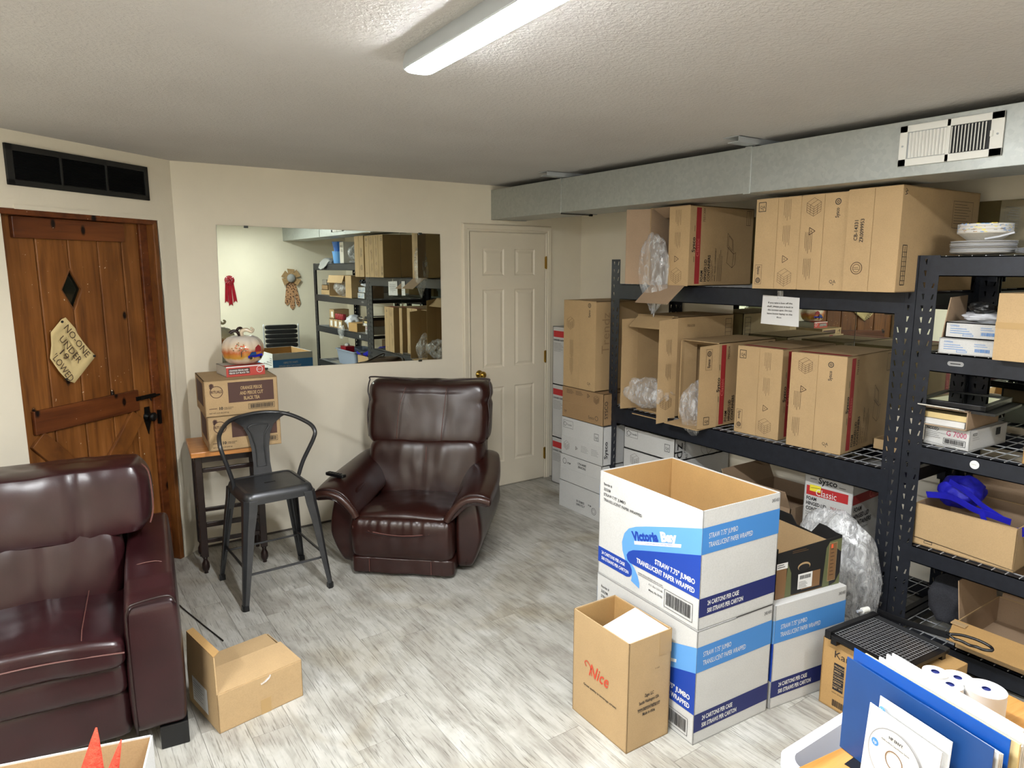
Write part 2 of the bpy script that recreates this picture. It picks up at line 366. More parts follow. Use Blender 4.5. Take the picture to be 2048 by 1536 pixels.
struct(MB().box((XL - .1, YF - .12, 0), (XR + .12, YF, CZ), 'cream_paint'), 'wall_front')
struct(MB().box((XL - .1, YF, 0), (XL, wall_y(XL) + .1, CZ), 'cream_paint'), 'wall_far_left')
Lmat = Matrix.Translation((.73, D, 0)) @ Matrix.Rotation(LA, 4, 'Z')
wl = MB(); T = .12
for a, b_ in (((-3.5, 0, 0), (-1.035, T, CZ)), ((-.118, 0, 0), (.09, T, CZ)), ((-1.035, 0, 2.012), (-.118, T, CZ)), ((-1.035, T - .01, 0), (-.118, T, 2.02))): wl.box(a, b_, 'cream_paint')
struct(wl, 'wall_left', M=Lmat)
# ---- door 1: wooden plank door in the left wall, local x along the wall, y into the wall
d1 = empty('door_1', (.73, D, 0), LA); d1['kind'] = 'structure'; d1['label'] = 'rustic stained pine plank door with diamond window'
Y0 = .055
for k, (a, b_) in enumerate(((-1.03, -.842), (-.842, -.669), (-.669, -.494), (-.494, -.34), (-.34, -.219))):
    mb = MB(); x0, x1 = a + .0025, b_ - .0025
    if k in (1, 2):   # cut by the diamond
        cx, zc, hw, hh = -.669, 1.64, .058, .103
        if k == 1: pts = [(x0, .02), (x1, .02), (x1, zc - hh), (cx - hw, zc), (x1, zc + hh), (x1, 1.99), (x0, 1.99)]
        else: pts = [(x0, .02), (x1, .02), (x1, 1.99), (x0, 1.99), (x0, zc + hh), (cx + hw, zc), (x0, zc - hh)]
        mb.prism([(p[0], Y0, p[1]) for p in pts], (0, .03, 0), 'pine_board')
    else: mb.box((x0, Y0, .02), (x1, Y0 + .03, 1.99), 'pine_board')
    mb.build('board', d1, bevel=.005)
MB().box((-.74, Y0 + .018, 1.52), (-.60, Y0 + .026, 1.76), 'diamond_glass').build('diamond_pane', d1)
mb = MB(); q = [(-.669, 1.743), (-.611, 1.64), (-.669, 1.537), (-.727, 1.64)]
for i in range(4):
    a, b_ = q[i], q[(i + 1) % 4]; mb.tube([(a[0], Y0 + .004, a[1]), (b_[0], Y0 + .004, b_[1])], .005, 'pine_brace', 5)
mb.build('diamond_trim', d1)
for z0, z1 in ((1.884, 1.982), (.955, 1.07), (.10, .21)): MB().box((-.96, Y0 - .022, z0), (-.333, Y0, z1), 'pine_rail').build('rail', d1, bevel=.003)
for A, B in (((-.95, .93), (-.34, .24)), ((-.345, .93), (-.66, .56))):
    a, b_ = Vector((A[0], 0, A[1])), Vector((B[0], 0, B[1])); n = (b_ - a).cross(Vector((0, 1, 0))).normalized() * .048
    MB().prism([a - n + Vector((0, Y0 - .02, 0)), b_ - n + Vector((0, Y0 - .02, 0)), b_ + n + Vector((0, Y0 - .02, 0)), a + n + Vector((0, Y0 - .02, 0))], (0, .019, 0), 'pine_brace').build('brace', d1, bevel=.003)
mb = MB().box((-.356, Y0 - .03, 1.012), (-.219, Y0 - .02, 1.034), 'black_iron'); mb.tube([(-.34, Y0 - .036, 1.023), (-.20, Y0 - .036, 1.023)], .006, 'black_iron', 8); mb.tube([(-.275, Y0 - .036, 1.02), (-.275, Y0 - .05, 1.0)], .004, 'black_iron', 6)
mb.build('slide_bolt', d1)
lt = MB().lathe([(.002, 0), (.028, .002), (.03, .006), (.012, .012), (.012, .03), (.024, .04), (.026, .05), (.016, .058), (.001, .06)], 'black_iron', 16)
lt.v = [(-.268 + p[0], Y0 - p[2], .905 + p[1]) for p in lt.v]; lt.build('doorknob', d1, smooth=True)
MB().prism([(-.283, Y0 - .006, .96), (-.25, Y0 - .006, .96), (-.245, Y0 - .006, .88), (-.268, Y0 - .006, .80), (-.29, Y0 - .006, .88)], (0, .006, 0), 'black_iron').build('lock_plate', d1)
MB().box((-.205, Y0 - .03, .85), (-.19, Y0 - .01, .93), 'black_iron').build('strike_plate', d1)
t1 = MB()
t1.box((-.219, Y0 - .012, 0), (-.165, Y0 + .03, 1.99), 'pine_rail').box((-.165, -.004, 0), (-.135, T - .01, 2.0), 'pine_brace').box((-1.045, -.004, 1.985), (-.135, T - .01, 2.012), 'pine_rail')
struct(t1, 'trim_1', M=Lmat, bevel=.004)
t1b = MB(); rnd = random.Random(3); L1 = []
for i in range(24):
    z = 2.02 * i / 23; a = -.128 + rnd.uniform(-.004, .004); b_ = -.098 + rnd.uniform(-.006, .006); L1.append([(a, -.006, z), (b_, -.006, z), (b_ + .006, .0, z), (a, .0, z)])
t1b.loft(L1, 'cream_paint'); t1b.box((-.97, -.005, 2.01), (-.10, .0, 2.03), 'cream_paint'); struct(t1b, 'trim_2', M=Lmat)
# torn paper sign on the door
sg = empty('paper_sign', (.73, D, 0), LA, 'torn tan paper sign with handwritten NO-ONE UNDER 19 pinned to wooden door', 'sign')
out = [(-.767, 1.497), (-.744, 1.505), (-.696, 1.447), (-.689, 1.422), (-.657, 1.373), (-.627, 1.332), (-.588, 1.294), (-.659, 1.235), (-.733, 1.174), (-.771, 1.194), (-.811, 1.244), (-.848, 1.314), (-.835, 1.375), (-.83, 1.438)]
rnd = random.Random(5); c0 = (-.72, 1.335); ys = Y0 - .012; rings = []
for t in (1, .8, .55, .3): rings.append([(c0[0] + (x - c0[0]) * t, ys - .006 * rnd.random() - (.01 if t == 1 else .0), c0[1] + (z - c0[1]) * t) for x, z in out])
mb = MB(); mb.loft(rings, 'tan_paper', cap=False); o_ = len(mb.v); mb.add([(c0[0], ys - .004, c0[1])] + rings[-1], [(0, 1 + i, 1 + (i + 1) % 14) for i in range(14)], 'tan_paper')
o = mb.build('sheet', sg, smooth=True); md = o.modifiers.new('s', 'SOLIDIFY'); md.thickness = .0012
pr = Print(); pr.frame((0, ys - .018, 0), (1, 0, 0), (0, 0, 1))
for s, a, b_, h in (('NO-ONE', (-.765, 1.452), (-.655, 1.292), .036), ('UNDER', (-.797, 1.40), (-.703, 1.268), .034), ('19', (-.802, 1.332), (-.772, 1.292), .034), ("'LOWED", (-.846, 1.318), (-.762, 1.182), .036)):
    dx, dz = b_[0] - a[0], b_[1] - a[1]; pr.text(s, a[0], a[1], h, 'ink_brown', math.degrees(math.atan2(dz, dx)), math.hypot(dx, dz))
pr.done(sg, 'handwriting')
for x, z in ((-.765, 1.485), (-.60, 1.295), (-.775, 1.2)):
    mb = MB().lathe([(.001, .008), (.006, .006), (.006, 0)], 'black_matte', 8, (0, 0, 0)); mb.v = [(x + p[0], ys - .012 - p[2], z + p[1]) for p in mb.v]; mb.build('pin', sg)
# dark return air vent
vt = empty('wall_vent', (.73, D, 0), LA, 'long black louvred return air vent above wooden door', 'vent')
x0, x1, z0, z1 = -.99, -.18, 2.114, 2.294
mb = MB()
for a, b_ in (((x0, z0), (x1, z0 + .026)), ((x0, z1 - .028), (x1, z1)), ((x0, z0), (x0 + .035, z1)), ((x1 - .026, z0), (x1, z1)), ((-.722, z0), (-.71, z1)), ((-.462, z0), (-.45, z1))): mb.box((a[0], -.012, a[1]), (b_[0], 0, b_[1]), 'vent_black')
mb.build('frame', vt, bevel=.002); MB().box((x0 + .02, -.003, z0 + .01), (x1 - .01, -.0005, z1 - .01), 'vent_dark').build('backing', vt)
lv = MB()
for i in range(20):
    z = z0 + .03 + i * .0062; lv.add([(x0 + .03, -.011, z), (x1 - .02, -.011, z), (x1 - .02, -.004, z + .005), (x0 + .03, -.004, z + .005)], [(0, 1, 2, 3)], 'vent_dark')
lv.build('louvre', vt)['kind'] = 'stuff'
# ---- door 2: white six-panel door in the back wall
d2 = empty('door_2', (0, D, 0)); d2['kind'] = 'structure'; d2['label'] = 'cream painted six panel door with brass hinges'
fx0, fx1, fz1 = 2.728, 3.43, 2.008
pan = [(2.837, 1.687, 3.033, 1.89), (3.132, 1.687, 3.326, 1.893), (2.837, .974, 3.032, 1.583), (3.131, .974, 3.325, 1.583), (2.837, .205, 3.03, .82), (3.13, .2, 3.323, .82)]
mb = MB(); yy = -.012
xs = [fx0, 2.837, 3.032, 3.131, 3.325, fx1]; zs = [.01, .205, .82, .974, 1.583, 1.687, 1.89, fz1]
for i in range(5):
    for j in range(7):
        if i in (1, 3) and j in (1, 3, 5): continue
        mb.add([(xs[i], yy, zs[j]), (xs[i + 1], yy, zs[j]), (xs[i + 1], yy, zs[j + 1]), (xs[i], yy, zs[j + 1])], [(0, 1, 2, 3)], 'door_paint')
mb.box((fx0, yy + .008, .01), (fx1, -.0005, fz1), 'door_paint'); 
for (x, z) in ((fx0, .01),): mb.box((fx0, yy, .01), (fx0 + .001, 0, fz1), 'door_paint').box((fx1 - .001, yy, .01), (fx1, 0, fz1), 'door_paint').box((fx0, yy, .008), (fx1, 0, .0101), 'door_paint')
mb.build('door_slab', d2)
for i in (1, 3):
    for j in (1, 3, 5):
        a, b_, c, d = xs[i], xs[i + 1], zs[j], zs[j + 1]
        def rg(t, y): return [(a + t, y, c + t), (b_ - t, y, c + t), (b_ - t, y, d - t), (a + t, y, d - t)]
        p = MB(); p.loft([rg(0, yy), rg(.010, yy + .0075), rg(.016, yy + .0075), rg(.034, yy + .001), rg(.038, yy + .001)], 'door_paint', cap=False); p.add(rg(.038, yy + .001), [(0, 1, 2, 3)], 'door_paint'); p.build('panel', d2)
cas = MB(); prof = [(0, 0), (0, -.010), (.006, -.016), (.018, -.013), (.022, -.018), (.05, -.02), (.056, -.014), (.06, 0)]
def cl(x, z, sx, sz): return [(x + sx * w, y, z + sz * w) for w, y in prof]
cas.loft([cl(fx0 - .004, 0, -1, 0), cl(fx0 - .004, fz1 + .004, -1, 1), cl(fx1 + .004, fz1 + .004, 1, 1), cl(fx1 + .004, 0, 1, 0)], 'door_paint')
o = struct(cas, 'trim_3'); o.location = (0, D, 0)
for z in (1.786, 1.03, .216):
    mb = MB().box((fx1 - .006, -.02, z - .045), (fx1 + .012, -.011, z + .045), 'brass'); mb.tube([(fx1 + .002, -.022, z - .05), (fx1 + .002, -.022, z + .05)], .006, 'brass', 8); mb.build('hinge', d2)
kn = MB().lathe([(.001, .075), (.018, .072), (.028, .06), (.028, .048), (.016, .036), (.011, .03), (.011, .01), (.03, .008), (.032, 0)], 'brass', 20)
kn.v = [(2.80 + p[0], -.012 - p[2], .935 + p[1]) for p in kn.v]; kn.build('doorknob', d2, smooth=True)
# baseboardless wall: thin dark strip put in as the shadow line at its foot
struct(MB().box((.73, D - .006, 0), (2.66, D, .012), 'joint_dark'), 'shadow_strip_back')
# ---- wall mirror on the back wall
wm = empty('wall_mirror', (0, D, 0), 0, 'large frameless rectangular mirror on cream wall above recliner', 'mirror')
A, B, C_, E_ = (.958, 2.0), (2.478, 1.985), (2.478, 1.078), (.94, 1.118)
def lp(p, q, t): return (p[0] + (q[0] - p[0]) * t, p[1] + (q[1] - p[1]) * t)
ts = .795
for n_, (p, q, r_, s_), tl in (('mirror_pane', (E_, lp(E_, C_, ts), lp(A, B, ts), A), 0), ('mirror_pane', (lp(E_, C_, ts), C_, B, lp(A, B, ts)), 1)):
    k = .0025 * tl; mb = MB(); qq = [(p[0] + .0008, -.006, p[1]), (q[0] - .0008, -.006 - 2 * k, q[1]), (r_[0] - .0008, -.006 - 2 * k, r_[1]), (s_[0] + .0008, -.006, s_[1])]
    mb.add(qq, [(0, 1, 2, 3)], 'mirror_silver'); bk = [(x, -.0008, z) for x, y, z in qq]
    mb.add(qq + bk, [(7, 6, 5, 4)] + [(i, i + 4, (i + 1) % 4 + 4, (i + 1) % 4) for i in range(4)], 'mirror_edge'); mb.build(n_, wm)
for x, z in ((1.13, 1.995), (2.32, 1.985), (2.3, 1.08), (1.2, 1.11)): MB().box((x - .012, -.012, z - .008), (x + .012, -.001, z + .006), 'mirror_edge').build('mirror_clip', wm)
# ---- mirror on the right wall behind the shelves, two panes
wm2 = empty('rear_mirror', (XR, 0, 0), 0, 'wide mirror on wall behind the black shelving, seen between stacked cartons', 'mirror')
for a, b_ in ((2.145, 2.98), (.85, 2.141)):
    mb = MB(); f = [(-.006, b_, 1.0), (-.006, a, 1.0), (-.006, a, 2.06), (-.006, b_, 2.06)]; mb.add(f, [(0, 1, 2, 3)], 'mirror_silver')
    bk = [(-.0008, y, z) for x, y, z in f]; mb.add(f + bk, [(7, 6, 5, 4)] + [(i, i + 4, (i + 1) % 4 + 4, (i + 1) % 4) for i in range(4)], 'mirror_edge'); mb.build('mirror_pane', wm2)
# ---- ceiling fixtures
def fixture(x, y0, y1, label, rot=0, lens='lamp_lens'):
    L = y1 - y0; t = empty('ceiling_light', (x, (y0 + y1) / 2, CZ), rot, label, 'light', 'long LED ceiling fixtures')
    def ring(w, z, e, r): 
        out = []
        for sx, sy, a0 in ((1, 1, 0), (-1, 1, 90), (-1, -1, 180), (1, -1, 270)):
            for k in range(7):
                a = R(a0 + 15 * k); out.append((sx * (w - r) + r * math.cos(a), sy * (L / 2 - e - r) + r * math.sin(a), z))
        return out
    MB().loft([ring(.032, 0, .01, .02), ring(.038, -.010, 0, .028), ring(.045, -.03, 0, .032), ring(.046, -.048, 0, .033), ring(.043, -.051, .006, .031)], 'grey_enamel').build('housing', t, smooth='auto')
    MB().loft([ring(.0415, -.0502, .009, .03), ring(.039, -.055, .012, .029), ring(.030, -.0575, .022, .026), ring(.016, -.058, .04, .015)], lens).build('diffuser', t, smooth=True)
    return t
fixture(.95, .73, 1.93, 'long narrow LED light glowing white on ceiling near picture centre', R(-2.6))
fixture(2.35, -.15, .50, 'long narrow LED light on ceiling beside the duct behind the camera', 0, 'lamp_lens_dim')
fixture(-1.15, .3, 1.55, 'long narrow LED light on ceiling left of the camera')
# ---- duct
du = empty('air_duct', (2.922, 0, 2.105), 0, 'galvanised rectangular sheet metal duct running along ceiling above shelving', 'duct')
W_, H_ = .31, .215
for a, b_ in ((YF, .73), (.73, 2.23), (2.23, 3.70), (3.70, D - .001)):
    MB().box((0, a + .001, 0), (W_, b_ - .001, H_), 'galvanised').build('duct_section', du, bevel=.002)
for y in (.73, 2.23, 3.70):
    w = .035 if y == 2.23 else .008
    MB().box((-.004, y - .003, -.004), (W_ + .004, y + w, H_ + .003), 'galvanised').build('seam_strip', du, bevel=.001)
MB().box((0, D - .03, -.003), (W_, D - .0015, .0), 'galvanised').build('end_collar', du)
for y in (2.23, 3.70, .9):
    mb = MB().box((-.14, y - .03, H_ + .006), (.02, y + .03, H_ + .0095), 'grey_enamel').box((-.14, y - .032, H_ + .006), (.25, y - .029, CZ - 2.1052), 'grey_enamel').box((-.14, y - .032, CZ - 2.1085), (.02, y + .06, CZ - 2.1055), 'grey_enamel')
    mb.build('ceiling_bracket', du)['kind'] = 'stuff'
mb = MB().tube([(0, 3.70, -.008), (.26, 3.70, -.008)], .003, 'black_iron', 6); mb.tube([(.245, 3.70, -.008), (.27, 3.70, -.008)], .008, 'black_iron', 8); mb.build('hanger_rod', du)
vg = empty('duct_register', (2.918, 0, 0), 0, 'white louvred air register on side of duct, top right', 'vent')
y0, y1, z0, z1 = 1.156, 1.522, 2.145, 2.30
mb = MB()
for a, b_ in (((y0, z0), (y1, z0 + .028)), ((y0, z1 - .026), (y1, z1)), ((y0, z0), (y0 + .042, z1)), ((y1 - .03, z0), (y1, z1)), ((1.334, z0), (1.348, z1))): mb.box((-.006, a[0], a[1]), (0, b_[0], b_[1]), 'white_enamel')
mb.build('faceplate', vg, bevel=.0015); MB().box((-.001, y0 + .01, z0 + .01), (-.0002, 1.341, z1 - .01), 'vent_dark').box((-.001, 1.3411, z0 + .01), (-.0002, y1 - .01, z1 - .01), 'grey_enamel').build('damper', vg)
lou = None
for i in range(22):
    y = (1.212 + i * .0115) if i < 11 else (1.352 + (i - 11) * .0128)
    tilt = .006 if i < 11 else -.005
    mb = MB().add([(-.0065, 0, 0), (-.001, tilt * 1.1, 0), (-.001, tilt * 1.1, .096), (-.0065, 0, .096), (-.0065, .0045 * (1 if i > 10 else .6), 0), (-.0065, .0045 * (1 if i > 10 else .6), .096)], [(0, 1, 2, 3), (0, 4, 5, 3)], 'white_enamel')
    mb.build('louvre', vg, loc=(0, y, z0 + .03))
mb = MB().box((-.014, y0 + .032, 2.215), (-.006, y0 + .04, 2.235), 'white_enamel').build('lever', vg)
for y in (1.174, 1.508): MB().lathe([(.004, 0), (.004, .002), (.001, .003)], 'grey_enamel', 8).build('screw', vg, M=Matrix.Translation((-.006, y, 2.222)) @ Matrix.Rotation(R(-90), 4, 'Y'))
# ---- ribbons on the wall behind the camera (seen in the mirror)
rb = empty('red_ribbon', (2.19, YF, 1.58), 0, 'red award rosette ribbon on far wall seen in mirror', 'ribbon')
mb = MB(); n = 28
mb.loft([[(r * math.cos(2 * math.pi * k / n), y + (.004 if k % 2 else 0), r * math.sin(2 * math.pi * k / n)) for k in range(n)] for r, y in ((.062, .004), (.062, .012), (.04, .018), (.036, .022), (.002, .024))], 'red_ribbon'); mb.build('rosette', rb)
for x0, x1, x2, x3, L in ((-.055, -.02, -.075, -.03, .3), (-.02, .02, -.025, .025, .34), (.02, .05, .035, .085, .3)): MB().prism([(x0, .003, -.03), (x1, .003, -.03), (x3, .006, -L), ((x2 + x3) / 2, .006, -L + .03), (x2, .006, -L)], (0, .003, 0), 'red_ribbon').build('ribbon_tail', rb)
lb = empty('leopard_bow', (3.0, YF, 1.60), 0, 'burlap and leopard print ribbon bow on far wall seen in mirror', 'bow')
for a in (35, 90, 150, 205, 330): MB().prism([(0, .012, -.02), (.12 * 1, .03, -.05), (.13, .03, .05), (0, .012, .02)], (0, .012, 0), 'burlap').build('bow_loop', lb, M=Matrix.Rotation(R(-a), 4, 'Y'))
MB().lathe([(.06, 0), (.055, .02), (.03, .035), (.001, .04)], 'cloth_grey', 18).build('bow_centre', lb, smooth=True, M=Matrix.Translation((0, .03, 0)) @ Matrix.Rotation(R(-90), 4, 'X'))
for x0, x1, x2, x3, L in ((-.06, -.01, -.10, -.03, .38), (-.02, .03, -.03, .04, .44), (.02, .06, .06, .12, .40)): MB().prism([(x0, .006, -.05), (x1, .006, -.05), (x3, .01, -L + .05), ((x2 + x3) / 2, .01, -L), (x2, .01, -L + .04)], (0, .004, 0), 'leopard').build('bow_tail', lb)

# ================================================================ SEATING
# ---- sofa
sf = empty('sofa', (.33, 2.605, 0), R(-6.9), 'burgundy leather sofa in front of wooden door', 'sofa')
Wd = -.95; LS = 'leather_sofa'
def armfn(mir):
    def f(w, p):
        t = w.y / .82; w = w.copy()
        w.z += .05 * t * max(0, w.z - .3) / .32 + (-.02 if w.z > .5 and w.y < .12 else 0)
        w.x += -.012 * math.sin(math.pi * min(1, max(0, w.z / .62))) if (p[0] < 0) else .010 * math.sin(math.pi * min(1, w.z / .62))
        if mir: w.x = Wd - w.x
        return w
    return f
for k in (0, 1):
    a = pillow((-.168, -.005, .085), (.0, .82, .615), LS, (14, 14, 14), 24, armfn(k), .003, 5).build('arm', sf, smooth=True)
    mb = MB(); X = (lambda x: x) if not k else (lambda x: Wd - x)
    path = smooth_path([(X(-.16), -.006, .1), (X(-.163), -.008, .5), (X(-.155), -.008, .575), (X(-.13), -.008, .595), (X(-.03), -.006, .602), (X(-.004), -.004, .57)]); mb.tube(path, .0045, 'piping_leather', 6)
    path = smooth_path([(X(-.16), .27, .615), (X(-.12), .262, .632), (X(-.05), .255, .634), (X(-.004), .25, .60)]); mb.tube(path, .0022, 'stitch', 5)
    mb.build('piping', a, smooth=True)
for x in (-.09, Wd + .05): MB().box((x, .015, 0), (x + .095, .09, .09), 'black_plastic').build('foot', sf, bevel=.004)
for x in (-.09, Wd + .05): MB().box((x, .7, 0), (x + .095, .78, .09), 'black_plastic').build('foot', sf, bevel=.004)
xi0, xi1 = Wd + .165, -.165
pillow((xi0, .02, .085), (xi1, .5, .268), LS, (30, 9, 7), 18, None, .003, 4).build('front_rail', sf, smooth=True)
pillow((xi0, -.002, .262), (xi1, .5, .382), LS, (30, 7, 4.5), 22, None, .004, 5, 3).build('seat_deck', sf, smooth=True)
def seatfn(w, p):
    w = w.copy(); u = (w.x - xi0) / (xi1 - xi0)
    w.z += .03 * math.sin(math.pi * u) * (1 if w.z > .42 else .2) - .02 * max(0, w.y - .1)
    return w
o = pillow((xi0, -.028, .375), (xi1, .55, .475), LS, (24, 9, 5), 30, seatfn, .007, 6, 9).build('seat_cushion', sf, smooth=True)
mb = MB(); path = [(xi0 + .02 + (xi1 - xi0 - .03) * t, -.030, .435 + .02 * math.sin(math.pi * t)) for t in [i / 20 for i in range(21)]]; mb.tube(path, .0032, 'stitch', 5); mb.build('piping', o)
mb = MB(); mb.tube([(-.3, y, .484 + .026 - .02 * max(0, y - .1) - (.018 if y < .01 else 0)) for y in [.0, .05, .12, .2, .3, .42, .5]], .0018, 'stitch', 5); mb.build('seam', o)
def backfn(lean, bul, sx_=-.44):
    def f(w, p):
        w = w.copy(); w.y += lean * (w.z - .45); u = (w.x - xi0) / (xi1 - xi0); w.y -= bul * math.sin(math.pi * min(1, max(0, u))) * .3
        # centre seam pulls in
        if p[1] < 0: w.y += .008 * math.exp(-((w.x - sx_) / .02) ** 2)
        return w
    return f
o = pillow((xi0 + .005, .40, .44), (xi1 - .005, .62, .735), LS, (14, 4, 3.6), 36, backfn(.22, .05), .011, 6, 2).build('lower_back_cushion', sf, smooth=True)
mb = MB(); mb.tube([(-.44, .40 + .22 * (z - .45) + .004, z) for z in (.5, .55, .6, .65, .69)], .002, 'stitch', 5); mb.build('seam', o)
o = pillow((xi0 - .06, .40, .68), (xi1 + .11, .68, .965), LS, (14, 4, 4.2), 40, backfn(.2, .04, -.314), .012, 6, 5).build('upper_back_cushion', sf, smooth=True)
mb = MB(); mb.tube([(-.314, .402 + .2 * (z - .45) + .004 + (.0 if z < .9 else .03), z) for z in (.74, .8, .86, .92)], .002, 'stitch', 5); mb.build('seam', o)
mb = MB(); mb.tube(smooth_path([(xi1 + .095, .47, .72), (xi1 + .108, .50, .76), (xi1 + .11, .52, .84), (xi1 + .10, .56, .92), (xi1 + .06, .6, .953)]), .003, 'stitch', 5); mb.build('piping', o)
pillow((xi0 - .02, .62, .09), (xi1 + .02, .84, .92), LS, (20, 12, 10), 16, None).build('back_frame', sf, smooth=True)
# ---- recliner
rc = empty('recliner', (1.64, 3.49, 0), R(-41.3), 'dark brown leather recliner armchair below the mirror', 'armchair')
LR = 'leather_recliner'
MB().box((-.3, .12, 0), (.3, .72, .05), 'black_matte').build('base_frame', rc, bevel=.01)
for s in (-1, 1):
    def sp(w, p, s=s):
        w = w.copy(); z = w.z; out = .036 * math.sin(math.pi * min(1, z / .47)) - .045 * max(0, 1 - z / .22)
        w.x = s * (w.x + (out if p[0] > 0 else 0)); w.y += (.02 - .04 * math.sin(math.pi * min(1, z / .5))) if p[1] < 0 else 0; return w
    pn = pillow((.292, .03, .025), (.415, .80, .475), LR, (9, 14, 14), 20, sp, .003, 5, s).build('side_panel', rc, smooth=True)
    # padded armrest: a curved pad that drops to the seat on its inner side
    arc = [(.515, .452), (.505, .492), (.46, .512), (.41, .515), (.36, .50), (.315, .465), (.28, .415), (.255, .36)]
    inn = [(.262, .33), (.30, .36), (.33, .40), (.37, .435), (.41, .45), (.46, .452), (.495, .44)]
    arc = [tuple(v_)[:2] for v_ in smooth_path([(a, b_, 0) for a, b_ in arc], 3)]
    lp_ = arc + inn; loops = []
    for y, sc_, dz in ((-.045, .9, -.006), (-.052, .97, -.002), (-.03, 1, 0), (.1, 1.03, .008), (.25, 1.02, .014), (.4, 1, .022), (.55, .96, .04), (.68, .9, .055), (.78, .82, .05), (.80, .7, .03)):
        cx, cz = .39, .44; loops.append([(s * (cx + (a - cx) * sc_ + (.0 if y < .3 else -(y - .3) * .10)), y + .12 * max(0, (a - .39)) * (-.3), cz + (b_ - cz) * sc_ + dz + (.02 * max(0, y - .1) if a < .35 else 0)) for a, b_ in lp_])
    ar = MB().loft(loops, LR); ar = ar.build('armrest', rc, smooth=True, sub=1)
    # pleated trim along the front edge
    tr = MB(); n = 46; L2 = []
    P2 = smooth_path([(s * .505, -.052, .468), (s * .46, -.058, .482), (s * .41, -.06, .484), (s * .36, -.06, .468), (s * .315, -.06, .43), (s * .28, -.058, .385), (s * .262, -.055, .35)], 9)
    tr.tube(P2, [.020 + (.0022 if i % 2 else -.0012) for i in range(len(P2))], 'leather_trim', 10); tr.build('pleated_trim', ar, smooth=True)
    tb = MB(); tb.tube([p + Vector((0, -.004, .022)) for p in P2], .0035, 'piping_leather', 6); tb.tube([p + Vector((0, -.006, -.021)) for p in P2], .003, 'piping_leather', 6); tb.build('piping', ar, smooth=True)
def rs(w, p):
    w = w.copy(); u = w.x / .29
    if w.z > .3: w.z += .022 * (1 - u * u) - .08 * max(0, w.y - .1)
    return w
o = pillow((-.292, -.045, .22), (.292, .55, .365), LR, (16, 6, 5), 30, rs, .007, 7, 4).build('seat_cushion', rc, smooth=True)
def rf(w, p):
    w = w.copy(); u = w.x / .3
    if p[1] < 0: w.y -= .025 * math.sin(math.pi * min(1, max(0, (w.z - .1) / .28))); 
    if p[1] < 0 and w.z > .22: w.y += .004 * math.sin(w.x * 130 + 1.5 * math.sin(w.x * 31)) * max(0, (w.z - .22) / .12)
    return w
fr = pillow((-.297, -.062, .105), (.297, .2, .352), LR, (16, 8, 7), 36, rf, .006, 6, 8).build('footrest', rc, smooth=True)
mb = MB(); mb.tube([(-.28 + .56 * t, -.088 + .018 * (2 * t - 1) ** 2, .302 - .038 * math.sin(math.pi * t)) for t in [i / 24 for i in range(25)]], .003, 'stitch', 6); mb.tube([(-.28 + .56 * t, -.091 + .018 * (2 * t - 1) ** 2, .294 - .038 * math.sin(math.pi * t)) for t in [i / 24 for i in range(25)]], .003, 'piping_leather', 6); mb.build('seam', fr)
lw = pillow((-.30, -.05, .02), (.30, .15, .118), LR, (20, 8, 9), 26, lambda w, p: Vector((w.x, w.y - (.012 if p[1] < 0 else 0) + .004 * math.sin(w.x * 120) * (1 if abs(w.x) > .16 and p[1] < 0 else 0), w.z)), .005, 8, 1).build('lower_front_panel', rc, smooth=True)
mb = MB()
for x in (-.19, .17): mb.tube([(x, -.066, z) for z in (.03, .07, .108)], .002, 'stitch', 5)
mb.build('seam', lw)
def rb_(lean, y0, e=0):
    def f(w, p):
        w = w.copy(); u = w.x / .4; w.y += lean * (w.z - .32)
        if p[1] < 0: w.y += .012 * u * u
        if e and w.z > .96: w.z += .014 * (abs(u) ** 3) - .006 
        if e and .80 < w.z < .93: w.x *= 1 - .025 * math.exp(-((w.z - .90) / .02) ** 2)
        if not e and w.z < .5: w.x *= .86 + .14 * max(0, (w.z - .3) / .2)
        return w
    return f
o = pillow((-.375, .44, .30), (.375, .66, .672), LR, (11, 4, 6), 40, rb_(.2, .0), .012, 6, 12).build('lower_back_cushion', rc, smooth=True)
mb = MB(); mb.tube([(.01 + .012 * (z - .3), .44 + .2 * (z - .32) + .0035 + (.01 if z > .6 else 0) + (.012 if z < .38 else 0), z) for z in (.35, .42, .48, .54, .6, .635)], .0028, 'stitch', 5); mb.build('seam', o)
o = pillow((-.402, .455, .615), (.402, .72, 1.03), LR, (12, 4.5, 7), 40, rb_(.2, .0, 1), .008, 5, 20).build('head_cushion', rc, smooth=True)
mb = MB()
for x in (-.16, .13): mb.tube(smooth_path([(x - .02, .505, .67), (x - .012, .507, .76), (x, .525, .88), (x + .03 * (1 if x < 0 else .2), .575, .995)], 4), .0022, 'stitch', 5)
mb.tube(smooth_path([(-.39, .60, .66), (-.402, .62, .8), (-.392, .64, .895), (-.405, .65, .95), (-.395, .665, 1.02), (-.36, .67, 1.043), (0, .675, 1.02), (.36, .67, 1.043), (.395, .665, 1.02), (.405, .65, .95), (.392, .64, .895), (.402, .62, .8), (.39, .60, .66)]), .005, 'piping_leather', 6)
mb.build('piping', o, smooth=True)
pillow((-.36, .6, .08), (.36, .84, .96), LR, (12, 8, 9), 14, lambda w, p: Vector((w.x, w.y + .08 * (w.z - .3), w.z))).build('back_shell', rc, smooth=True)
rm = empty('remote_control', (1.64 + .751 * (-.44) + .661 * .12, 3.49 + .661 * .44 + .751 * .12, .531), R(-65), 'small black remote on left arm of recliner', 'remote')
pillow((-.07, -.018, 0), (.07, .018, .02), 'black_plastic', 8, 10).build('casing', rm, smooth=True)
mb = MB()
for i in range(5): mb.box((-.055 + i * .022, -.008, .019), (-.043 + i * .022, .006, .0225), 'black_matte')
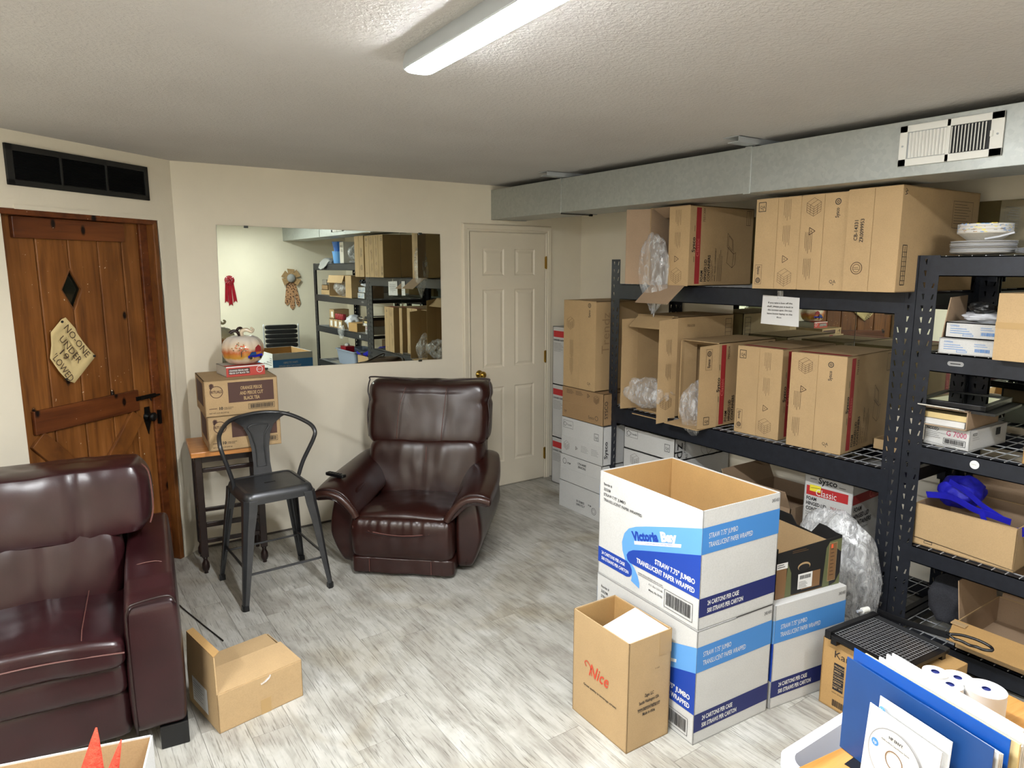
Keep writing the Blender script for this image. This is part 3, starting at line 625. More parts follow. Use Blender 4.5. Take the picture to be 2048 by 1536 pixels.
mb.build('buttons', rm)
# ---- metal bar chair
ch = empty('metal_chair', (.985, 3.785, 0), R(2), 'dark grey metal cafe chair with curved arms in front of wooden stool', 'chair')
GM = 'gunmetal'; sz = .595
def rr(w, d, z, r=.05, n=5, cy=0): 
    out = []
    for sx, sy, a0 in ((1, 1, 0), (-1, 1, 90), (-1, -1, 180), (1, -1, 270)):
        for k in range(n + 1): a = R(a0 + 90 * k / n); out.append((sx * (w - r) + r * math.cos(a), cy + sy * (d - r) + r * math.sin(a), z))
    return out
o = MB().loft([rr(.182, .182, sz - .06, .045), rr(.185, .185, sz - .03, .045), rr(.178, .178, sz - .008, .045), rr(.17, .17, sz, .042), rr(.155, .155, sz + .002, .035), rr(.15, .15, sz - .003, .033), rr(.05, .05, sz - .004, .02)], GM).build('seat', ch, smooth='auto')
MB().box((-.03, -.008, sz - .0042), (.03, .008, sz - .003), 'black_matte').build('seat_slot', ch)
for sx, sy in ((-1, -1), (1, -1), (-1, 1), (1, 1)):
    loops = []
    for z, off, w in ((sz - .035, .155, .034), (sz - .1, .162, .032), (.40, .178, .027), (.2, .203, .020), (.03, .226, .0145), (.0, .229, .013)):
        cx, cy = sx * off, sy * off; A_ = [(-w, w), (-w, -w * .3), (-w * .3, -w), (w, -w), (w, -w * .8), (-w * .2, -w * .78), (-w * .78, -w * .2), (-w * .8, w)]
        loops.append([(cx - sx * a, cy - sy * b_, z) for a, b_ in A_])
    lg = MB().loft(loops, GM).build('leg', ch)
    md = lg.modifiers.new('bevel', 'BEVEL'); md.width = .0015; md.segments = 2
    MB().loft([[(sx * .229 - sx * a * k, sy * .229 - sy * b_ * k, z) for a, b_ in ((-.016, .016), (-.016, -.006), (-.006, -.016), (.016, -.016), (.016, .016))] for z, k in ((.0, .9), (.002, 1), (.03, .95))], 'black_plastic').build('foot_cap', lg)
    rbm = MB().tube([(sx * (.173), sy * .173, .42), (sx * (.214), sy * .214, .12)], .004, GM, 6); rbm.build('leg_rib', lg)
for a, b_ in (((-1, -1), (1, -1)), ((-1, 1), (1, 1)), ((-1, -1), (-1, 1)), ((1, -1), (1, 1))):
    z = .175 if a[1] == b_[1] else .2; k = .203; MB().box((a[0] * k - .006, a[1] * k - .006, z - .004), (b_[0] * k + .006, b_[1] * k + .006, z + .006), GM).build('footrest_bar', ch, bevel=.002)
hp = smooth_path([(-.178, .05, .57), (-.19, .03, .64), (-.235, -.01, .78), (-.245, .0, .84), (-.225, .06, .885), (-.14, .165, .925), (0.02, .205, .94), (.16, .17, .925), (.25, .07, .88), (.272, .02, .84), (.262, .02, .79), (.215, .07, .66), (.19, .09, .57)], 8)
MB().tube(hp, .0115, GM, 10).build('arm_tube', ch, smooth=True)
sl = []
for z, w, y in ((.58, .052, .165), (.66, .047, .178), (.74, .049, .188), (.82, .062, .195), (.87, .085, .198), (.905, .125, .195), (.935, .17, .18)):
    bow = lambda u: -.28 * (u * u) if z < .9 else -.75 * u * u
    sl.append([(w * t + .015, y + bow(w * t) * (1 if z > .86 else .4), z) for t in (-1, -.6, -.3, 0, .3, .6, 1)] + [(w * t + .015, y + .003 + bow(w * t) * (1 if z > .86 else .4), z) for t in (1, .6, .3, 0, -.3, -.6, -1)])
MB().loft(sl, GM).build('backrest', ch, smooth='auto')
mb = MB(); mb.tube(smooth_path([(-.012, .172, .64), (-.010, .181, .74), (-.03, .190, .83), (-.045, .192, .865), (.0, .194, .88), (.06, .192, .872), (.07, .190, .86), (.045, .19, .82), (.038, .181, .74), (.04, .172, .64)], 5), .0032, GM, 6, closed=True)
mb.build('backrest_rib', ch, smooth=True)
# ---- wooden topped bar stool
st = empty('bar_stool', (.675, 4.175, 0), R(-6), 'dark wood bar stool with honey plank seat carrying tea cartons', 'stool')
MB().box((-.02, -.12, .712), (.375, .27, .742), 'stool_wood').build('seat', st, bevel=.004)
for x, y in ((.02, -.02), (.345, -.02), (.02, .25), (.345, .25)):
    lg = MB().box((x - .019, y - .019, .1), (x + .019, y + .019, .712), 'dark_wood').build('leg', st, bevel=.003)
    MB().lathe([(.016, .10), (.011, .085), (.013, .075), (.02, .06), (.022, .035), (.017, .018), (.01, .01), (.012, 0)], 'dark_wood', 14, (x, y, 0)).build('turned_foot', lg, smooth=True)
for z, zz in ((.28, .30), (.18, .2), (.60, .625)):
    MB().box((.039, -.03, z), (.326, -.01, z + .022), 'dark_wood').build('stretcher', st, bevel=.002)
    MB().box((.039, .24, z), (.326, .26, z + .022), 'dark_wood').build('stretcher', st, bevel=.002)
    for x in (.01, .335): MB().box((x, -.001, z + .03), (x + .02, .231, z + .052), 'dark_wood').build('stretcher', st, bevel=.002)
MB().box((.0, -.035, .66), (.365, -.012, .712), 'dark_wood').build('apron', st); MB().box((.0, .24, .66), (.365, .262, .712), 'dark_wood').build('apron', st)
for x in (.0, .345): MB().box((x, -.012, .66), (x + .02, .24, .712), 'dark_wood').build('apron', st)
# black rod lying on the floor
tag(MB().tube([(.46, 3.98, .006), (.50, 3.75, .005), (.555, 3.50, .004), (.60, 3.30, .004)], .0035, 'black_plastic', 6).build('black_rod'), 'thin black rod lying on floor between sofa and chair', 'rod')

# ================================================================ SHELVING
def post(x, y, parent, sx, sy, zt=1.80):
    """slotted angle upright; (x, y) is its outer corner, legs run sx along x and sy along y"""
    mb = MB(); W1, W2, pitch = .082, .045, .05; nc = int(zt / pitch)
    for leg, (w, d) in enumerate(((W1, 'y'), (W2, 'x'))):
        def pt(u, z): return (x, y + sy * u, z) if d == 'y' else (x + sx * u, y, z)
        def quad(a, b_, c, e): mb.add([pt(*a), pt(*b_), pt(*c), pt(*e)], [(0, 1, 2, 3)], 'rack_steel')
        sl = [(w * .28, w * .36, .006), (w * .74, w * .82, -.006)] if leg == 0 else [(w * .45, w * .57, .004)]
        for i in range(nc):
            z0 = i * pitch; za, zb, z1 = z0 + .012, z0 + .036, z0 + pitch
            quad((0, z0), (w, z0), (w, za), (0, za)); quad((0, zb), (w, zb), (w, z1), (0, z1)); pa = pb = 0
            for ua, ub, sh in sl:
                quad((pa, za), (ua + abs(sh) * .7 * (sh > 0), za), (ua - sh * (sh < 0) * 0 - (sh > 0) * .003, zb), (pb, zb)) if sh > 0 else quad((pa, za), (ua - .003, za), (ua + .004, zb), (pb, zb))
                if sh > 0: pa, pb = ub + .001, ub + .002 - sh * .0
                else: pa, pb = ub - .002, ub + .003
            quad((pa, za), (w, za), (w, zb), (pb, zb))
    mb.raw = True; o = mb.build('upright', parent); md = o.modifiers.new('s', 'SOLIDIFY'); md.thickness = .0018; md.offset = 0
    MB().box((x - .003 * sx, y - .003 * sy, 0), (x + sx * .05, y + sy * .085, .012), 'black_plastic').build('foot_pad', o); return o
def rack(y0, y1, levels, label):
    t = empty('shelving_unit', (3.19, y0, 0), 0, label, 'shelving', 'black boltless shelving units'); L = y1 - y0; X1 = .60
    post(0, 0, t, 1, 1); post(0, L, t, 1, -1); post(X1, 0, t, -1, 1); post(X1, L, t, -1, -1)
    for z, h in levels:
        for x in (-.002, X1 - .036):
            mb = MB().box((x, .083, z - h), (x + .004, L - .083, z), 'rack_steel').box((x, .083, z - .004), (x + .038, L - .083, z), 'rack_steel').box((x, .083, z - h), (x + .03, L - .083, z - h + .004), 'rack_steel')
            for y in (.045, L - .083): mb.box((x, y, z - h - .03), (x + .0035, y + .038, z + .002), 'rack_steel')
            mb.build('beam', t)
        for y in (.0, L - .03): MB().box((.046, y, z - h * .6), (X1 - .046, y + .026, z - .01), 'rack_steel').build('side_beam', t)
        wd = MB(); n = int((L - .1) / .05)
        for i in range(n + 1): wd.tube([(.0, .06 + i * .05, z + .0015), (X1 - .01, .06 + i * .05, z + .0015)], .0022, 'wire_steel', 4)
        for i in range(5): wd.tube([(.05 + i * .125, .05, z - .003), (.05 + i * .125, L - .05, z - .003)], .0026, 'wire_steel', 4)
        wd.build('wire_deck', t)['kind'] = 'stuff'
    return t
ra = rack(1.537, 3.49, ((1.64, .098), (.826, .117), (.10, .08)), 'black slotted steel shelving unit next to white door, two shelves of tall kraft cartons')
rb2 = rack(-.33, 1.533, ((1.795, .083), (1.385, .08), (.97, .075), (.507, .075), (.10, .08)), 'black slotted steel shelving unit at right edge with plates, trays and small boxes')
mb = Print(); mb.frame((0, 0, 0), (0, -1, 0), (0, 0, 1)); mb.poly([(.018 * math.cos(a) , .018 * math.sin(a)) for a in [2 * math.pi * k / 24 for k in range(24)]], 'ink_white'); mb.text('Tickets', -.013, -.001, .005, 'ink_grey')
tag(mb.build('round_label', loc=(3.187, 1.235, .936)), 'round white handwritten label on black shelf beam under G7000 box', 'label')
mb = Print(); mb.frame((0, 0, 0), (0, -1, 0), (0, 0, 1)); mb.poly([((.022 if math.cos(a) > 0 else -.022) + .010 * math.cos(a), .010 * math.sin(a)) for a in [2 * math.pi * k / 20 for k in range(20)]], 'ink_grey'); mb.stroke([(-.02, 0), (.02, 0)], .004, 'ink_black')
tag(mb.build('oval_badge', loc=(3.187, 1.348, 1.348)), 'small oval silver maker badge on black shelf beam under glove boxes', 'badge')
nt_ = empty('paper_notice', (3.182, 2.20, 1.53), 0, 'white printed notice about putting boxes back, taped to top shelf beam', 'notice')
MB().prism([(0, .112, -.074), (0, -.112, -.078), (-.002, -.108, .068), (0, .108, .076)], (.0006, 0, 0), 'paper').build('sheet', nt_)
pr = Print(); pr.frame((-.0022, .112, -.078), (0, -1, 0), (0, 0, 1))
for i, (s, w) in enumerate((('If you take a box off the', .142), ('shelf, please put it back in', .152), ('the correct spot. Do not', .142), ('leave boxes laying on the', .148), ('floor.', .03))): pr.text(s, .112 - w / 2, .112 - i * .0185, .0085, 'ink_black', w=w, bold=.01)
pr.done(nt_); MB().prism([(-.001, .02, .055), (-.001, -.015, .055), (-.003, -.015, .10), (-.003, .02, .10)], (.0005, 0, 0), 'plastic_film').build('tape', nt_)

# ================================================================ CARTONS
def panel(mb, a, b_, m): mb.box(a, b_, m)
def carton(label, loc, dims, rz=0, m='kraft', mi=None, open_=(), seam=(), flaps=(), pf=None, name='cardboard_box', group=None, cat='box', tape=None, bow=.0):
    t = empty(name, loc, R(rz), label, cat, group); sx, sy, h = dims; T = .004; mi = mi or m; mb = MB()
    P_ = {'-x': ((0, 0, 0), (T, sy, h)), '+x': ((sx - T, 0, 0), (sx, sy, h)), '-y': ((0, 0, 0), (sx, T, h)), '+y': ((0, sy - T, 0), (sx, sy, h)), '-z': ((0, 0, 0), (sx, sy, T)), '+z': ((0, 0, h - T), (sx, sy, h))}
    e = .0006
    I_ = {'-x': ((T, T, T), (T + e, sy - T, h - T)), '+x': ((sx - T - e, T, T), (sx - T, sy - T, h - T)), '-y': ((T, T, T), (sx - T, T + e, h - T)), '+y': ((T, sy - T - e, T), (sx - T, sy - T, h - T)), '-z': ((T, T, T), (sx - T, sy - T, T + e)), '+z': ((T, T, h - T - e), (sx - T, sy - T, h - T))}
    for f, (a, b_) in P_.items():
        if f in open_ or f in seam: continue
        mb.box(a, b_, m)
        if open_ and mi != m: mb.box(*I_[f], mi)
    mb.build('body', t)
    for f in seam:
        g = .0012
        if f == '-x':
            MB().box((-.0015, g, .001), (T, sy / 2 - g, h - .001), m).build('flap', t, bevel=.001); MB().box((-.0005, sy / 2 + g, .001), (T, sy - g, h - .001), m).build('flap', t, bevel=.001); MB().box((.002, sy / 2 - .003, 0), (.0025, sy / 2 + .003, h), 'kraft_dark' if 'kraft' in m else 'grey_board').build('liner', t)
        elif f == '-xh':
            MB().box((-.0015, .001, g), (T, sy - .001, h / 2 - g), m).build('flap', t, bevel=.001); MB().box((-.0005, .001, h / 2 + g), (T, sy - .001, h - g), m).build('flap', t, bevel=.001); MB().box((.002, 0, h / 2 - .003), (.0025, sy, h / 2 + .003), 'grey_board').build('liner', t)
        elif f == '+z': 
            MB().box((.001, g, h - T), (sx - .001, sy / 2 - g, h + .001), m).build('flap', t, bevel=.001); MB().box((.001, sy / 2 + g, h - T), (sx - .001, sy - g, h), m).build('flap', t, bevel=.001)
        elif f == '+zx':
            MB().box((g, .001, h - T), (sx / 2 - g, sy - .001, h + .001), m).build('flap', t, bevel=.001); MB().box((sx / 2 + g, .001, h - T), (sx - g, sy - .001, h), m).build('flap', t, bevel=.001)
    for a, b_, d in flaps:
        a, b_, d = Vector(a), Vector(b_), Vector(d); n = (b_ - a).cross(d).normalized() * .004; sh = (b_ - a).normalized() * .004
        MB().prism([a + sh, b_ - sh, b_ + d - sh * 2, a + d + sh * 2], n, mi if mi != m else m).build('flap', t)
    if pf: 
        pr = Print(sx, sy, h); pf(pr, sx, sy, h); pr.done(t)
    if tape:
        mb = MB()
        for a, b_ in tape: mb.box(a, b_, 'clear_tape')
        mb.build('tape', t)
    return t
IB, IR = 'ink_black', 'ink_red2'
def qa(p, u, v, s, rot=0):
    p.frame_rect(u, v, u + s, v + s * 1.1, IB, .003); p.text('QA', u + s * .2, v + s * .35, s * .34, IB); p.stroke([(u + s * .62, v + s * .15), (u + s * .62, v + s * .3)], .003, IB)
def logo(p, u, v, w, L, up=True, word='Sysco'):
    p.frame_rect(u, v, u + w, v + L, 'ink_brown', .0016)
    if up: p.text(word, u + w * .68, v + L * .1, w * .42, IB, 90, L * .42, bold=.02); p.circle(u + w / 2, v + L * .78, w * .30, IB, .004); p.circle(u + w / 2, v + L * .78, w * .12, IB, .003)
    else: p.text(word, u + w * .34, v + L * .92, w * .42, IB, -90, L * .42, bold=.02); p.circle(u + w / 2, v + L * .2, w * .30, IB, .004); p.circle(u + w / 2, v + L * .2, w * .12, IB, .003)
def front_a(p, w, h, o=0):
    c = w / 2
    qa(p, .014, h * .86, .042); logo(p, .012, h * .05, .038, h * .22, False)
    for vv in (.78, .5): p.lines(c + .035, h * vv + .085, 5, .10, 'ink_brown', -90, gap=-.0085)
    p.recycle(c + .05, h * .33, .02); p.cube(c + .055, h * .13, .043)
def front_b(p, w, h):
    c = w / 2; p.cube(c * .55, h * .87, .042); p.recycle(c * .5, h * .62, .02)
    for vv in (.42, .14): p.lines(.03, h * vv + .085, 5, .10, 'ink_brown', -90, gap=-.0085)
    logo(p, c + .045, h * .72, .042, h * .24); qa(p, c + .04, h * .04, .046)
def side_sysco(p, d, h, num='7551334', size='WHITE - LARGE - 1 COMPARTMENT', f='-y', off=0):
    p.face(f); u = .045 + off
    p.text('Sysco', u, h * .42, .026, IB, 90, .085, bold=.02); p.stroke([(u - .006, h * .30), (u - .006, h * .37)], .003, IB); p.stroke([(u - .006, h * .68), (u - .006, h * .75)], .003, IB)
    p.rect(u + .006, .012, u + .046, h - .012, IR); p.text('Classic', u + .035, h * .37, .024, 'ink_redtxt', 90, .10)
    for i, s in enumerate(('FOAM', 'HINGED LID', 'CONTAINERS')): p.text(s, u + .075 + i * .030, .025, .022, IB, 90, (.062, .125, .15)[i], bold=.02)
    p.text('Contenedores de Espuma', u + .150, .025, .008, IB, 90, .12); p.text('con Tapa Bisagrada', u + .162, .025, .008, IB, 90, .09)
    p.text(size, u + .185, .025, .011, IB, 90, .19); p.lines(u + .2, .025, 4, .18, IB, 90, .0022, .012)
    p.text(num, u + .078, h * .80, .018, 'ink_brown', 90, .075)
    x, y = u + .28, h * .45; k = 'ink_brown'     # hinged lid container outline
    for pts in (((0, -.07), (.05, -.10), (.06, -.02), (.01, .02)), ((0, .02), (.0, .10), (.05, .06), (.06, -.02)), ((.05, -.10), (.075, -.08), (.08, -.01), (.06, -.02)), ((.008, .03), (.012, .085), (.042, .06), (.048, .0))): p.stroke([(x + a, y + b_) for a, b_ in pts], .002, k, closed=True)
    p.frame_rect(d - .07, h * .78, d - .03, h * .97, k); p.stroke([(d - .05, h * .78), (d - .05, h * .97)], .002, k)
# --- top shelf of the first unit
ZT = 1.6435; G1 = 'tall kraft cartons on the top shelf'; G2 = 'kraft cartons on the middle shelf'
def foam_front(p, sx, sy, h):
    u = sy / 2 + .01
    for vv in (.84, .56): p.lines(u + .04, h * vv + .05, 5, .09, 'ink_brown', -90, gap=-.009)
    p.recycle(u + .05, h * .34, .02); p.cube(u + .055, h * .13, .045); side_sysco(p, sx, h, '7551300', 'WHITE - MEDIUM - 1 COMPARTMENT')
c = carton('opened kraft foam container carton with plastic liner hanging out, top shelf left end', (3.08, 2.735, ZT), (.56, .31, .45), 0, open_=('-x',), mi='kraft_dull', pf=foam_front, group=G1,
           flaps=[((.0, .31, .0), (.0, .31, .45), (-.12, .075, 0)), ((0, .02, .45), (0, .29, .45), (.10, .0, -.05)), ((0, .02, 0), (0, .29, 0), (-.13, 0, -.10))])
MB().box((-.001, .001, .001), (.003, .155, .449), 'kraft').build('flap', c, bevel=.001)
carton('kraft carton standing leftmost of the tight trio above the paper notice', (3.05, 2.028, ZT), (.52, .248, .44), 1, seam=('-x',), pf=lambda p, sx, sy, h: (front_a(p, sy, h), side_sysco(p, sx, h)), group=G1)
carton('kraft carton standing in the middle of the tight trio on the top shelf', (3.048, 1.791, ZT), (.52, .235, .44), 0, seam=('-x',), pf=lambda p, sx, sy, h: (front_b(p, sy, h), side_sysco(p, sx, h)), group=G1)
def cb(p, sx, sy, h):
    p.text('CB-14331', .055, h * .50, .017, IB, 90, .088, bold=.015); p.text('ZR0099953', .082, h * .48, .017, IB, 90, .102, bold=.015); p.circle(.062, h * .23, .026, 'ink_brown', .003); p.circle(.062, h * .23, .017, 'ink_brown', .002); p.lines(.045, h * .235, 2, .034, 'ink_brown')
    p.face('-y'); p.text('W', .03, h * .9, .02, IB, 80); p.frame_rect(.03, .03, .065, .20, IB, .003)
    for i in range(7): p.stroke([(.03, .05 + i * .02), (.065, .05 + i * .02)], .002, IB)
    p.stroke([(.048, .03), (.048, .20)], .002, IB); p.frame_rect(.42, .28, .60, .40, 'ink_brown', .002); p.lines(.43, .385, 8, .15, 'ink_brown', 0, .002, .012)
carton('wide kraft carton printed CB-14331 at the right end of the top shelf', (3.03, 1.548, ZT), (.66, .241, .445), -1.5, m='kraft', seam=('-x',), pf=cb, group=G1)
# --- middle shelf
ZM = .8305
def m1p(p, sx, sy, h):
    p.face('-y'); p.text('7551335', .08, h * .90, .014, 'ink_brown', 0, .07); p.frame_rect(.44, h * .70, .50, h * .96, 'ink_brown', .003)
    for i in range(6): p.stroke([(.44, h * .7 + i * .025), (.5, h * .7 + i * .025)], .002, 'ink_brown')
    p.face('+y'); p.text('Trendz', .4, h * .8, .06, 'ink_faint', -90, .3); qa(p, .5, h * .86, .05)
c = carton('tallest opened kraft carton with torn plastic, left end of middle shelf', (3.235, 2.935, ZM), (.52, .345, .62), 0, open_=('-x',), mi='kraft', pf=m1p, group=G2,
           flaps=[((0, .345, 0), (0, .345, .60), (-.125, .012, 0)), ((0, .03, .62), (0, .33, .62), (-.10, .0, -.075)), ((0, .02, 0), (0, .33, 0), (-.05, 0, -.03))])
f1 = MB().prism([Vector((0, 0, -.02)), Vector((-.125, .035, -.035)), Vector((-.125, .035, .60)), Vector((0, 0, .615))], (.0035, .002, 0), 'kraft').build('flap', c)
pr = Print(); pr.frame((-.125, .035 - .0005, -.035), (.125, -.035, 0), (0, 0, 1))
for vv in (.42, .27): pr.lines(.055, vv + .10, 5, .10, 'ink_brown', -90, gap=-.008)
pr.cube(.062, .13, .045); pr.done(c)
def m2p(p, sx, sy, h): side_sysco(p, sx, h, off=-.03)
c = carton('opened kraft carton with red stripe and plastic bag, second on middle shelf', (3.225, 2.608, ZM), (.52, .285, .49), 0, open_=('-x',), mi='kraft', pf=m2p, group=G2,
           flaps=[((0, .285, 0), (0, .285, .48), (.12, -.02, 0)), ((0, .0, 0), (0, .27, 0), (-.13, .02, -.012)), ((0, .02, .49), (0, .27, .49), (.11, 0, -.03))])
MB().prism([Vector((0, 0, 0)), Vector((-.14, .02, -.0)), Vector((-.14, .02, .475)), Vector((0, 0, .485))], (.003, .003, 0), 'kraft').build('flap', c)
pr = Print(); pr.frame((-.14, .02 - .0005, 0), (.14, -.02, 0), (0, 0, 1)); logo(pr, .045, .34, .045, .12); qa(pr, .045, .02, .042); pr.done(c)
carton('closed kraft carton third from left on the middle shelf', (3.243, 2.207, ZM), (.52, .279, .49), 2, seam=('-x',), pf=lambda p, sx, sy, h: (front_a(p, sy, h), side_sysco(p, sx, h), p.face('+z').rect(.03, .01, .075, .27, IR)), group=G2)
carton('closed kraft carton at the right end of the middle shelf, top edge crushed', (3.235, 1.848, ZM), (.52, .288, .49), 5, seam=('-x',), pf=lambda p, sx, sy, h: (front_b(p, sy, h), side_sysco(p, sx, h), p.face('+z').rect(.03, .01, .075, .27, IR)), group=G2)
carton('tiny open kraft tray beside the upright on middle shelf', (3.50, 1.70, ZM), (.14, .13, .055), 0, open_=('+z',))
# --- pile between the door and the shelving
G3 = 'cartons stacked between white door and shelving'
def trz(p, sx, sy, h):
    p.cube(sy * .22, h * .74, .045); p.lines(sy * .22, h * .55, 4, .14, 'ink_brown', -90, gap=-.01); p.lines(sy * .22, h * .34, 4, .12, 'ink_brown', -90, gap=-.01); logo(p, sy * .74, h * .80, .045, .12); qa(p, sy * .74, h * .04, .05)
    p.face('-y'); p.text('Trendz', .12, h * .42, .07, 'ink_faint', 90, .28)
carton('tall kraft carton with centre seam standing on top of the pile beside the rack', (3.12, 3.556, .908), (.52, .345, .615), 0, seam=('-x',), pf=trz, group=G3)
def flat(p, sx, sy, h):
    p.lines(.05, h * .92, 4, .08, IB, 0, .002, .008); p.lines(.15, h * .92, 4, .08, IB, 0, .002, .008); p.recycle(.285, h * .85, .016); p.cube(.37, h * .78, .03); qa(p, .012, h * .1, .045); p.frame_rect(.28, h * .1, .40, h * .3, 'ink_brown'); p.text('Sysco', .29, h * .14, .022, IB, 0, .06); p.circle(.375, h * .2, .015, IB, .003)
    p.face('-y'); p.text('SYSCO', .04, .05, .03, IB, 90, .12)
carton('flat kraft carton with torn tape under the tall carton in the pile', (3.115, 3.46, .684), (.53, .44, .222), 0, m='kraft_dark', seam=('-xh',), pf=flat, group=G3)
def wh(i):
    def f(p, sx, sy, h):
        if i == 0: logo2 = p.frame_rect(.02, h * .72, .13, h * .92, IB, .002); p.circle(.04, h * .82, .014, IB, .003); p.text('Trendz', .06, h * .79, .014, IB); qa(p, .36, h * .60, .045); p.cube(.06, h * .25, .035); p.recycle(.17, h * .25, .014); p.lines(.22, h * .35, 5, .08, IB, 0, .0015, .01); p.lines(.33, h * .35, 5, .08, IB, 0, .0015, .01)
        if i == 1: p.circle(.05, h * .75, .02, IB, .003); p.text('PCM', .085, h * .68, .012, IB, bold=.02); p.text('1754-8685', .20, h * .78, .016, IB, bold=.02); p.text('ZR0C762', .20, h * .66, .016, IB, bold=.02)
        if i == 2: p.text('01150805', .20, h * .40, .016, IB, bold=.02); p.text('1090172-7', .20, h * .28, .016, IB, bold=.02); p.circle(.39, h * .3, .024, IB, .003); p.circle(.39, h * .3, .014, IB, .002); p.text('PCM', .33, h * .42, .012, IB, bold=.02)
        p.face('-y'); p.text('Sysco', .04, .05, .03, IB, 90, .12, bold=.02)
    return f
for i, (z0, z1, lb_) in enumerate(((.405, .682, 'white carton with printed icons directly under the flat kraft carton'), (.203, .4035, 'white carton in the middle of the pile beside the white door'), (0, .2015, 'white carton on the floor at the bottom of the door side pile'))):
    carton(lb_, (3.115, 3.455 + .01 * i, z0), (.53, .45, z1 - z0), 0, m='white_board', seam=('-xh',), pf=wh(i), group=G3)
def nap(p, sx, sy, h):
    p.rect(.01, h - .085, sy - .01, h - .035, 'ink_red'); p.text('DINNER NAPKINS', .015, h - .115, .014, IB, 0, .16, bold=.02); p.lines(.015, h - .135, 6, .12, IB, 0, .0018, .012)
for z0, z1, l in ((0, .385, 'bottom of three white dinner napkin cartons stacked beside the door'), (.3865, .82, 'middle of three white dinner napkin cartons beside the door'), (.8215, 1.287, 'top of three white dinner napkin cartons beside the door')):
    carton(l, (3.425, 4.10, z0), (.34, .32, z1 - z0), 0, m='white_board', pf=nap, group='dinner napkin cartons')
# --- bottom shelf of the first unit
ZB = .1045
def dz(i):
    def f(p, sx, sy, h):
        if i: p.frame_rect(.02, h * .55, .13, h * .90, IB, .002); p.circle(.045, h * .72, .016, IB, .003); p.text('Trendz', .065, h * .68, .014, IB); qa(p, .37, h * .35, .045)
        else: p.cube(.11, h * .55, .045)
        p.face('-y')
        if i: p.text('dz', .07, h * .1, .075, IB, 90, .10); p.text('7336885', .10, h * .3, .016, IB, 90, .09); p.text("RS'", .12, h * .05, .02, IB, 90); p.circle(.30, h * .4, .055, IB, .002); p.circle(.36, h * .35, .06, IB, .002); p.frame_rect(.46, h * .5, .49, h * .9, IB, .003)
        p.face('+z'); p.text('Trendz', .12, .30, .05, 'ink_faint', 0, .22)
    return f
hs = [.145, .145, .145, .148]; z = ZB
for i, h in enumerate(hs):
    carton(('white carton at the very bottom of the low white stack inside the rack', 'white carton second from bottom inside the rack, under the middle shelf', 'white carton second from top of the low white stack inside the rack', 'white carton marked dz topmost of the low white stack under the middle shelf')[i], (3.245 + .003 * (i % 2), 2.935, z), (.535, .455, h - .0015), 0, m='white_board', pf=dz(1 if i == 3 else 0), group='white cartons under the middle shelf'); z += h
def classic(p, sx, sy, h):
    p.text('Sysco', .075, h - .062, .032, IB, 0, .10, bold=.02); p.stroke([(.03, h - .045), (.065, h - .045)], .003, IB); p.stroke([(.185, h - .06), (.22, h - .06)], .003, IB)
    p.rect(.012, h - .135, .235, h - .085, 'ink_red'); p.text('Classic', .065, h - .13, .036, 'ink_white', 0, .11); p.rect(.03, h - .112, .09, h - .078, 'ink_yellow', 3); p.stroke([(.035, h - .095), (.085, h - .09)], .002, 'ink_black', 4)
    for i, s in enumerate(('FOAM', 'HINGED LID', 'CONTAINERS')): p.text(s, .015, h - .162 - i * .027, .019, IB, 0, (.055, .11, .13)[i], bold=.025)
    p.text('7551334', .145, h - .19, .02, 'ink_red2', 0, .085); p.text('Contenedores de Espuma', .015, h - .232, .008, IB, 0, .10); p.text('con Tapa Bisagrada', .015, h - .243, .008, IB, 0, .085)
    p.text('WHITE - LARGE - 1 COMPARTMENT', .015, h - .265, .009, IB, 0, .18, bold=.01); p.text('9.0 IN x 9.0 IN x 3.25 IN', .015, h - .285, .010, IB, 0, .13, bold=.01); p.text('22.86 cm x 22.86 cm x 8.25 cm', .015, h - .30, .010, IB, 0, .15, bold=.01); p.text('150 PCS', .015, h - .315, .009, IB)
    p.face('-y'); p.rect(.0, h - .135, .3, h - .085, 'ink_red2'); p.text('Classic', .17, h - .125, .036, 'ink_redtxt', 0, .11)
    for i, s in enumerate(('FOAM', 'HINGED LID', 'CONTAINERS')): p.text(s, .015, h - .175 - i * .037, .026, IB, 0, (.08, .16, .19)[i], bold=.025)
    p.text('Contenedores de Espuma', .015, h - .275, .012, IB, 0, .16)
carton('white and red foam container carton upright on bottom shelf behind the fruit tray', (3.30, 1.80, ZB), (.45, .258, .60), 3, m='white_board', pf=classic)
carton('empty dull kraft carton with raised flaps behind the black fruit tray', (3.27, 2.12, ZB), (.45, .42, .36), 0, m='kraft_dull', open_=('+z',), flaps=[((0, 0, .36), (0, .42, .36), (-.05, 0, .10)), ((.45, .42, .36), (0, .42, .36), (0, .05, .11))], pf=lambda p, sx, sy, h: p.lines(.05, h * .9, 3, .15, IB))
